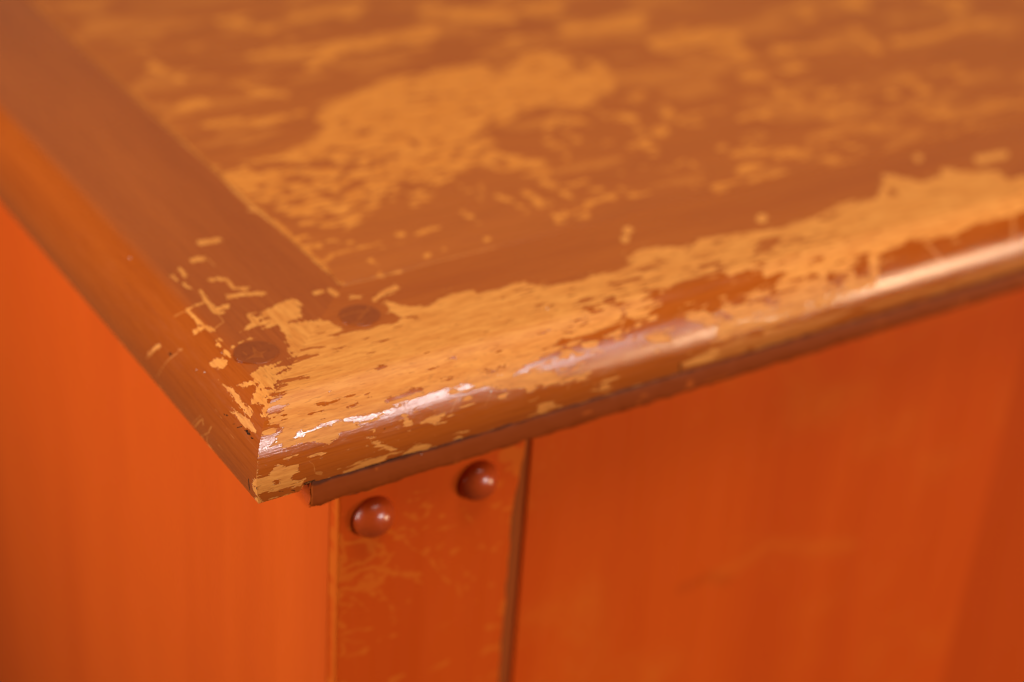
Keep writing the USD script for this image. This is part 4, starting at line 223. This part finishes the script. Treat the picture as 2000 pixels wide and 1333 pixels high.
def board(left):
    t = steps(0.0, (110, .34), (260, .7), (320, 2), (LEN_Y if left else LEN_X, 20))
    Y = np.repeat(ry, len(t)); Z = np.repeat(rz, len(t)).copy(); U = np.repeat(ru, len(t))
    X = Y + np.tile(t, len(ry)) * (1 - Y / (LEN_Y if left else LEN_X))
    pts = np.c_[X, U]
    # a hand-planed, knocked-about surface
    P3 = np.c_[X / 38, U / 11, np.full(len(X), 3.0 + left)]
    dent = (meshkit.fbm(P3, 3, 5 + left) - .5) * .35 * np.clip((A_ + 4 - U) / 8, 0, 1) * np.clip((U - pu[-1] + 3) / 3, 0, 1)
    off = np.where(U > A_, 0, dent)
    Z += off * np.clip(np.repeat(np.gradient(rz, ru), len(t)) * 0 + 1, 0, 1) * .6
    n = 'L' if left else 'F'
    g = globals()
    q = warp(pts, 3.2, .7, 3 + left)
    wear = field(g[n + '_BARE'], q)
    # thin streaks of film left and lost along the grain
    s = meshkit.fbm(np.c_[X / 5.5, U / .55, np.full(len(X), 9.0)], 3, 21 + left) - .5
    wear = wear + s * .9
    if not left:                                   # flecks of film still sitting in the bare band, and strokes rubbed through beside it
        zone = np.clip((X - 70) / 30, 0, 1) * np.clip((215 - X) / 40, 0, 1) * np.clip((30 - U) / 10, 0, 1) * .15 + np.clip((9 - U) / 8, 0, 1) * np.clip((U + 3) / 4, 0, 1) * 0
        fl = meshkit.fbm(np.c_[X / 6.5, U / .85, np.full(len(X), 4.0)], 3, 91)
        wear = np.minimum(wear, (.80 - zone - fl) * 9)
        gl = meshkit.fbm(np.c_[X / 5.0, U / .8, np.full(len(X), 14.0)], 3, 93)
        wear = np.maximum(wear, np.minimum((gl - .73 - .08 * np.clip(U - 25, -5, 10) / 10) * 9, wear + 2.4))
    scuff_and_light = field(g[n + '_HALF'], pts); ink_and_shade = field(g[n + '_INK'], warp(pts, 1.0, .25, 8))
    if not left:                                   # dark crack and its shadow painted into the seam under the nosing
        ink_and_shade = np.maximum(ink_and_shade, np.where(U < -8, np.minimum(.55 - (U - pu[-1]) - 1.3 * meshkit.fbm(np.c_[X / 2.6, X * 0, X * 0 + 3], 3, 27), .3) - np.where(X < 13, 3, 0), -3))
    if not left:                                   # the arris of the mitre and of the lower edge is rubbed through
        arris = .45 - (X - Y) - .9 * meshkit.fbm(np.c_[U / 1.4, X * 0, X * 0 + 2], 3, 4)
        wear = np.where((U < -2), np.maximum(wear, np.minimum(arris * 1.2, 1)), wear)
    if left:                                       # the film is chipped off along the joint with the panel
        seam = (1.0 - np.abs(U - WID) - .9 * meshkit.fbm(np.c_[X / 4, X * 0, X * 0 + 7], 3, 29)) - 2.5 * np.clip((X - 150) / 70, 0, 1)
        wear = np.maximum(wear, np.where(X > WID + 6, np.minimum(seam, .6), -3))
    low = .35 - np.abs(U - pu[-1] - .1) - 1.1 * meshkit.fbm(np.c_[X / 4, U * 0, U * 0 + 5], 3, 6 + left)
    wear = np.where(U < -10, np.maximum(wear, low), wear)
    if not left:                                   # the lower lip has split away beyond the corner, with a ragged edge
        k = np.clip((X - 12.2) / .8, 0, 1) * (1.25 + .9 * (meshkit.fbm(np.c_[X / 3.2, X * 0, X * 0 + 1], 4, 17) - .5))
        low = np.clip((-Z - 18.5) / 6.1, 0, 1.1); Z += k * low
    v = np.c_[Y, X, Z] if left else np.c_[X, Y, Z]
    f = grid_faces(len(ry), len(t))
    if not left: f = f[:, ::-1]
    return (v, f), dict(wear=wear, scuff_and_light=scuff_and_light, ink_and_shade=ink_and_shade)
mesh, at = board(False); rail = part('front_rail', mesh, M_FRONT, desk, True, at, 'worn front rail with rounded edge and bare golden wood')
mesh, at = board(True); stile = part('left_stile', mesh, M_LEFT, desk, True, at, 'left rail of the top, darker and less worn')

# the panel framed by the rails
gx = steps(WID + .06, (WID + .2, .05), (430, .72), (520, 3), (LEN_X, 20)); gy = steps(WID + .06, (WID + .2, .05), (320, .72), (380, 3), (LEN_Y, 20))
GX, GY = np.meshgrid(gx, gy)
pts = np.c_[GX.ravel(), GY.ravel()]
drop = np.minimum(pts[:, 0], pts[:, 1]) - WID - .06
Z = np.where(drop < .16, -.22 * (1 - np.clip(drop / .16, 0, 1)), 0.0)
q = pts + (warp(warp(pts, 11, 8.0, 11), 3.0, 2.2, 12) - pts) * np.clip((drop - .5) / 7, 0.06, 1)[:, None]
bare = field(T_BARE, q, 4.0)
p5 = lambda a, b, k: np.c_[pts[:, 0] / a, pts[:, 1] / b, np.full(len(pts), k)]
far = np.clip((pts[:, 0] + pts[:, 1] * 1.2 - 190) / 160, 0, 1)
blot = (meshkit.fbm(p5(17, 6, 1.0), 4, 31) - .80) * 12
spec = (meshkit.fbm(p5(4.4, 1.3, 2.0), 4, 33) - .45 + .15 * np.clip((pts[:, 1] - 95) / 50, 0, 1)) * 12
wearT = np.maximum(np.minimum(bare, spec), np.where(far > .02, blot, -4)) + (meshkit.fbm(p5(7, 1.1, 4.0), 3, 35) - .5) * 1.6 + (meshkit.fbm(p5(13, 3.2, 5.0), 2, 36) - .55) * 5 * np.clip(far * 2, 0, 1)
scuffT = np.maximum(field(T_HALF, pts), (meshkit.fbm(p5(22, 7, 6.0), 4, 37) - .575) * 5 * far - .3 * (1 - far))
n = len(pts)
side = trimesh.creation.box((LEN_X - WID - .2, LEN_Y - WID - .2, 15)); side.apply_translation(((LEN_X + WID + .2) / 2, (LEN_Y + WID + .2) / 2, -7.9))
part('top_panel', (np.c_[pts, Z], grid_faces(len(gy), len(gx))), M_PANEL, desk, True, dict(wear=wearT, scuff_and_light=scuffT), 'middle panel of the top with blotchy worn varnish')
part('panel_core', side, M_CASE, desk)

# round wooden plugs let into the rails
def plug(cx, cy, r, parent, seed):
    rr = np.r_[np.linspace(0, r - .12, 22), r - .05, r, r]; hh = np.r_[np.full(22, .16), .13, .06, -.6]
    a = np.arange(72) * 2 * np.pi / 72
    wob = 1 + .02 * np.sin(2 * a + seed) + .012 * np.sin(5 * a + 2 * seed)
    v = np.c_[cx + np.outer(rr, np.cos(a) * wob).ravel(), cy + np.outer(rr, np.sin(a) * wob).ravel(), np.repeat(hh, 72)]
    i, j = np.meshgrid(np.arange(len(rr) - 1), np.arange(72), indexing='ij')
    f = np.stack([i * 72 + j, (i + 1) * 72 + j, (i + 1) * 72 + (j + 1) % 72, i * 72 + (j + 1) % 72], -1).reshape(-1, 4)
    rad = np.hypot(v[:, 0] - cx, v[:, 1] - cy)
    sc = np.maximum(field(PLUG, v[:, :2]), .10 - np.abs(rad - r + .1) - .35 * meshkit.fbm(np.c_[v[:, :2], v[:, 2] * 0] / 1.5, 2, seed))
    return part('screw_plug', (v, f), M_PLUG, parent, True, dict(scuff_and_light=sc), 'dark round wooden plug flush with the rail')
plug(46.0, 33.3, 5.5, rail, 1); plug(13.9, 28.4, 5.6, stile, 2)

# ---------------------------------------------------------------- the moulding strip under the nosing
def swept(profile, x0, x1, dx, ragged=None, seed=0):
    """A profile (y, z) swept along x, closed at both ends."""
    xs = steps(x0, (min(x1, 330), dx), (x1, 25)) if x1 > 330 else steps(x0, (x1, dx))
    pr = np.array(profile, float); n = len(pr)
    V = np.array([[x, y, z] for x in xs for y, z in pr]).reshape(len(xs), n, 3)
    if ragged is not None:
        for k, amp, s in ragged: V[:, k, 1] += amp * (meshkit.fbm(np.c_[xs / s, xs * 0 + k, xs * 0], 4, seed + k) - .5) * 2; V[:, k, 2] += amp * (meshkit.fbm(np.c_[xs / s, xs * 0 + k, xs * 0 + 9], 4, seed + k) - .5) * 2
    v = V.reshape(-1, 3); i, j = np.meshgrid(np.arange(len(xs) - 1), np.arange(n), indexing='ij')
    f = np.stack([i * n + j, i * n + (j + 1) % n, (i + 1) * n + (j + 1) % n, (i + 1) * n + j], -1).reshape(-1, 4)
    f = np.vstack([f[:, [0, 1, 2]], f[:, [0, 2, 3]]])
    c0, c1 = len(v), len(v) + 1
    v = np.vstack([v, V[0].mean(0), V[-1].mean(0)])
    caps = [[c0, (k + 1) % n, k] for k in range(n)] + [[c1, (len(xs) - 1) * n + k, (len(xs) - 1) * n + (k + 1) % n] for k in range(n)]
    mm = trimesh.Trimesh(v, np.vstack([f, caps]), process=False); mm.fix_normals()
    return mm
sp = [(40, -22.5), (2.2, -22.5), (1.5, -23.2), (1.25, -25.0), (1.25, -27.5), (1.35, -29.8), (1.7, -31.0), (2.6, -31.7), (40, -31.7)]
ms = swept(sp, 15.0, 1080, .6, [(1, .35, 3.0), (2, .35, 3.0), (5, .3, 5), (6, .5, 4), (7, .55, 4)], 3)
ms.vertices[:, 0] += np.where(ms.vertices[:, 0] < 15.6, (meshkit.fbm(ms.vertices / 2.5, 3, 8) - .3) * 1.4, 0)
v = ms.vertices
part('edge_moulding', ms, M_STRIP, desk, True, dict(ink_and_shade=(ms.vertices[:, 2] + 24.3 + 1.6 * (meshkit.fbm(ms.vertices / np.array([3., 9, 9]), 3, 23) - .5)) * 1.5, scuff_and_light=np.where(ms.vertices[:, 0] < 16.2, 1.0, -2.0) + np.where(ms.vertices[:, 2] < -31.2, 1.6, 0) * (meshkit.fbm(ms.vertices / 4, 3, 9) > .5) + 2.4 * (meshkit.fbm(ms.vertices / np.array([9., 2, 1.1]), 3, 19) > .66)), 'dark brown strip under the rounded edge')  # painted in: seam shadow along the top rows, window light on the left end

k = np.nonzero(np.abs(ms.vertices[:len(sp), 0] - ms.vertices[:len(sp), 0].mean()) < 9)[0]
ring = ms.vertices[k].copy(); inner = ring.copy(); ring[:, 0] -= .12; cen = ring.mean(0)
cap = trimesh.Trimesh(np.vstack([ring, inner + [.3, 0, 0], [cen - [.1, 0, 0]]]), [[2 * len(ring), i, (i + 1) % len(ring)] for i in range(len(ring))] + [[i, len(ring) + i, (i + 1) % len(ring)] for i in range(len(ring))] + [[(i + 1) % len(ring), len(ring) + i, len(ring) + (i + 1) % len(ring)] for i in range(len(ring))], process=False); cap.fix_normals()
part('moulding_end', cap, M_SIDE, desk, False, None, 'cut end of the dark strip near the corner, its window light painted in as orange')  # cap carries the window light on the strip end as orange colour

# ---------------------------------------------------------------- carcase: corner post with domed pegs, side panel, front panel, inner stile
def scuffs(pts):
    L = [(1.1, [(27.8, -51.1), (34.4, -52.5), (40.1, -56.1), (43.1, -60.2), (41.4, -62.1)]), (1.4, [(28.5, -59.2), (34.6, -59.6), (37.9, -57.7), (36.1, -54.6)]),
         (1.5, [(27.1, -61.9), (37.5, -62.5), (45, -66.5), (52.1, -70.4)]), (1.0, [(28, -65.8), (33.7, -67.3), (38.3, -71.3)]), (.6, [(42.8, -51.5), (49.3, -58.7), (54.2, -64.8), (61.9, -76.6)]),
         (.5, [(48.6, -42), (53.7, -41.9)]), (.6, [(47.1, -47.5), (50.7, -50.9), (54.1, -50.5), (54.6, -48.5)]), (.5, [(66.7, -54.8), (70.6, -60.6), (73, -69)]),
         (.7, [(27.3, -81.7), (32.9, -81.6), (37.5, -83.4)]), (.6, [(28.4, -83), (35.3, -87.8)]), (.6, [(44.9, -64), (49.8, -69.5), (53.4, -73.5)]), (.5, [(30.3, -68.6), (36.7, -76.7)]),
         (.6, [(38.2, -67.8), (44.4, -80.3)]), (4.0, [(79, -39), (83, -40), (84, -45)]), (1.0, [(27.5, -48), (28.9, -54.5)]), (.5, [(77.8, -59.2), (79.3, -63.6)]), (1.0, [(28.2, -84.8), (29.5, -88.8)]),
         (1.2, [(27.5, -77), (29, -79)]), (.5, [(43.5, -52.5), (47, -52), (52, -56)]), (.4, [(58, -66), (63, -74), (66, -83)])]
    a = strokes([(w * 1.5, l) for w, l in L], warp(warp(pts, 7, 3.5, 42), 2.2, 1.4, 41))
    b = (meshkit.fbm(np.c_[pts[:, 0] / 4.5, pts[:, 1] / 2.6, pts[:, 0] * 0], 4, 44) - .70 + .17 * np.exp(-((pts[:, 0] - 31) / 9) ** 2 - ((pts[:, 1] + 63) / 13) ** 2)) * 7
    c = (meshkit.fbm(np.c_[pts[:, 0] / 2.0, pts[:, 1] / 2.0, pts[:, 0] * 0 + 4], 3, 45) - .5) * 1.6
    return np.maximum(a * .9 + c * .8 - .05, b) - .15
xs = np.r_[26.9 + .9 * (1 - np.cos(np.linspace(0, np.pi / 2, 7))), steps(28.0, (81.4, .45))]
ys = np.r_[8 + .9 * (1 - np.sin(np.linspace(0, np.pi / 2, 7))), np.full(len(xs) - 7, 8.0)]
ax = np.linspace(0, 1, 16)[1:]
exs, eys = 82.0 + 5.6 * ax, 8 + 2.7 * ax ** 1.7
zs = steps(0.0, (110, .45), (200, 2), (735, 20)) * -1 - 24.9
face = np.array([[x, y, z] for z in zs for x, y in zip(np.r_[26.9, xs], np.r_[12.4, ys])])
nf = len(xs) + 1
# right arris: worn ragged, its border with the face wanders
def border(z): return 81.7 + 1.6 * (meshkit.fbm(np.c_[z / 7, z * 0, z * 0], 4, 71) - .5) + np.clip((z + 62) / 24, 0, 1) ** 1.2 * 2.8
bz = border(zs)
F3 = face.reshape(len(zs), nf, 3)
k = F3[0, :, 0] > 60
F3[:, k, 0] = 60 + (F3[:, k, 0] - 60) * ((bz - 60) / (F3[0, -1, 0] - 60))[:, None]
face = F3.reshape(-1, 3)
sc = scuffs(face[:, [0, 2]])
sc = np.maximum(sc, 0.9 - (face[:, 0] - 26.9) * 2.6 - (face[:, 1] - 8) * .5); rub = bz.repeat(nf) - face[:, 0]  # left arris painted lighter for the window light it catches, besides its wear
sc = np.maximum(sc, .9 - rub - 1.5 * meshkit.fbm(np.c_[face[:, 2] / 3, face[:, 2] * 0, face[:, 2] * 0], 3, 73))
post = UsdGeom.Xform.Define(stage, path('corner_post', '/World/desk')).GetPrim()
part('post_face', (face, grid_faces(len(zs), nf)[:, ::-1]), M_CASE, post, 40, dict(scuff_and_light=sc))
e = np.array([[b + dx, y, z] for z, b in zip(zs, bz) for dx, y in zip(np.r_[0, (exs - 82) * 1.0, exs[-1] - 82 + .1], np.r_[8.0, eys, 30])])
ne = len(exs) + 2
e3 = e.reshape(len(zs), ne, 3)
wt = np.linspace(0, 1, ne); e3[:, :, 0] += (87.4 - (bz + 5.6))[:, None] * wt          # far side of the edge stays plumb
e = e3.reshape(-1, 3) + ((meshkit.fbm(e / np.array([1.5, 1.5, 5]), 3, 75) - .5)[:, None] * np.array([.4, .3, 0])) * (np.tile(wt, len(zs)) > .05)[:, None]
part('worn_edge', (e, grid_faces(len(zs), ne)[:, ::-1]), M_EDGE, post, True, None, 'dark worn right edge of the corner post')

def peg(cx, cz, seed):
    r, h = 6.1, 5.2
    phi = np.linspace(0, np.pi / 2, 26); a = np.arange(64) * 2 * np.pi / 64
    rr, hh = r * np.sin(phi) ** .92, h * np.cos(phi)
    rr, hh = np.r_[rr, r], np.r_[hh, -1.0]
    v = np.c_[cx + np.outer(rr, np.cos(a)).ravel(), 8 - np.repeat(hh, 64), cz + np.outer(rr, np.sin(a)).ravel()]
    v += (meshkit.fbm(v / 2.2, 2, seed)[:, None] - .5) * .12
    i, j = np.meshgrid(np.arange(len(rr) - 1), np.arange(64), indexing='ij')
    f = np.stack([i * 64 + j, (i + 1) * 64 + j, (i + 1) * 64 + (j + 1) % 64, i * 64 + (j + 1) % 64], -1).reshape(-1, 4)
    mm = trimesh.Trimesh(v, np.vstack([f[:, [0, 1, 2]], f[:, [0, 2, 3]]]), process=True); mm.fix_normals()
    return part('domed_peg', mm, M_PEG, post, True)
peg(37.0, -45.0, 1); peg(69.2, -43.9, 2)

def slab(x0, x1, y0, y1, z0, z1, ch=.5):
    b = trimesh.creation.box((x1 - x0, y1 - y0, z1 - z0)); 
    pts = []
    for sx in (0, 1):
        for sy in (0, 1):
            for sz in (0, 1):
                for d in range(3):
                    c = np.array([[x0, x1][sx], [y0, y1][sy], [z0, z1][sz]], float); s = np.array([1 - 2 * sx, 1 - 2 * sy, 1 - 2 * sz]) * ch
                    s[d] = 0; pts.append(c + s)
    return trimesh.convex.convex_hull(np.array(pts))
def sheet_front(x0, x1, y, z0, z1, d):
    gx, gz = steps(x0, (x1, d)), -steps(-z0, (-z0 + 220, d), (-z1, 25))
    X, Z_ = np.meshgrid(gx, gz); P = np.c_[X.ravel(), np.full(X.size, y), Z_.ravel()]
    return P, grid_faces(len(gz), len(gx))[:, ::-1]
# left side of the carcase
part('side_panel', slab(27.1, 45, 13.1, 590, -735, -24.9, .35), M_SIDE, desk, False, None, 'bright orange left side panel')
part('side_backing', slab(28.6, 44, 9, 20, -735, -24.9, .2), M_EDGE, desk)
# front panel and the stile to its right
P, f = sheet_front(94.0, 299.5, 18.0, -31.4, -735, 1.4)
pl = P[:, [0, 2]]
sc = np.maximum(strokes([(2.6, [(153, -55.5), (157.5, -54)]), (1.8, [(162.5, -46), (163.2, -53.5)]), (1.2, [(168, -47), (168.5, -51)]), (9, [(172, -122), (194, -117), (232, -131)]), (1, [(180, -80), (186, -84)])], warp(pl, 8, 4, 61)) * .08 - .3,
                (meshkit.fbm(np.c_[pl[:, 0] / 30, pl[:, 1] / 22, pl[:, 0] * 0], 4, 63) - .66) * 1.6 - .25)
st = strokes([(5, [(158, -121), (170, -121), (178, -126)])], warp(pl, 8, 4, 65)) * .08 - .4
fr = UsdGeom.Xform.Define(stage, path('front_panel', '/World/desk')).GetPrim()
part('panel_face', (P, f), M_CASE, fr, False, dict(scuff_and_light=sc, ink_and_shade=st))
part('panel_board', slab(94.0, 299.5, 18.06, 34, -735, -31.4, .6), M_CASE, fr)
part('inner_stile', slab(300.2, 372, 19.6, 36, -735, -31.3, .9), M_STILE, desk, False, None, 'stile at the right end of the front panel')
part('gap_filler', slab(84, 96, 19.2, 30, -735, -31.3, .2), M_CASE, desk)
part('back_board', slab(46, 1080, 40, 60, -735, -31.4, .5), M_EDGE, desk)

# ---------------------------------------------------------------- dust caught by the light
ds = []
for x, y, z, r in DUST:
    b = trimesh.creation.icosphere(2, r); b.vertices *= [1, .8, .7]; b.apply_translation((x, y, z)); ds.append(b)
b = trimesh.util.concatenate(ds)
M_DUST = usdkit.material(stage, '/World/Looks/dust', {'p': ('principled_bsdf', {'base_color': (.85, .78, .68), 'roughness': .5})}, surface='p.BSDF')
dust = part('dust', b, M_DUST, stage.GetPrimAtPath('/World'), True)
dust.SetCustomDataByKey('label', 'tiny pale specks of dust lying on the worn varnish')
dust.SetCustomDataByKey('category', 'dust'); dust.SetCustomDataByKey('kind', 'stuff')
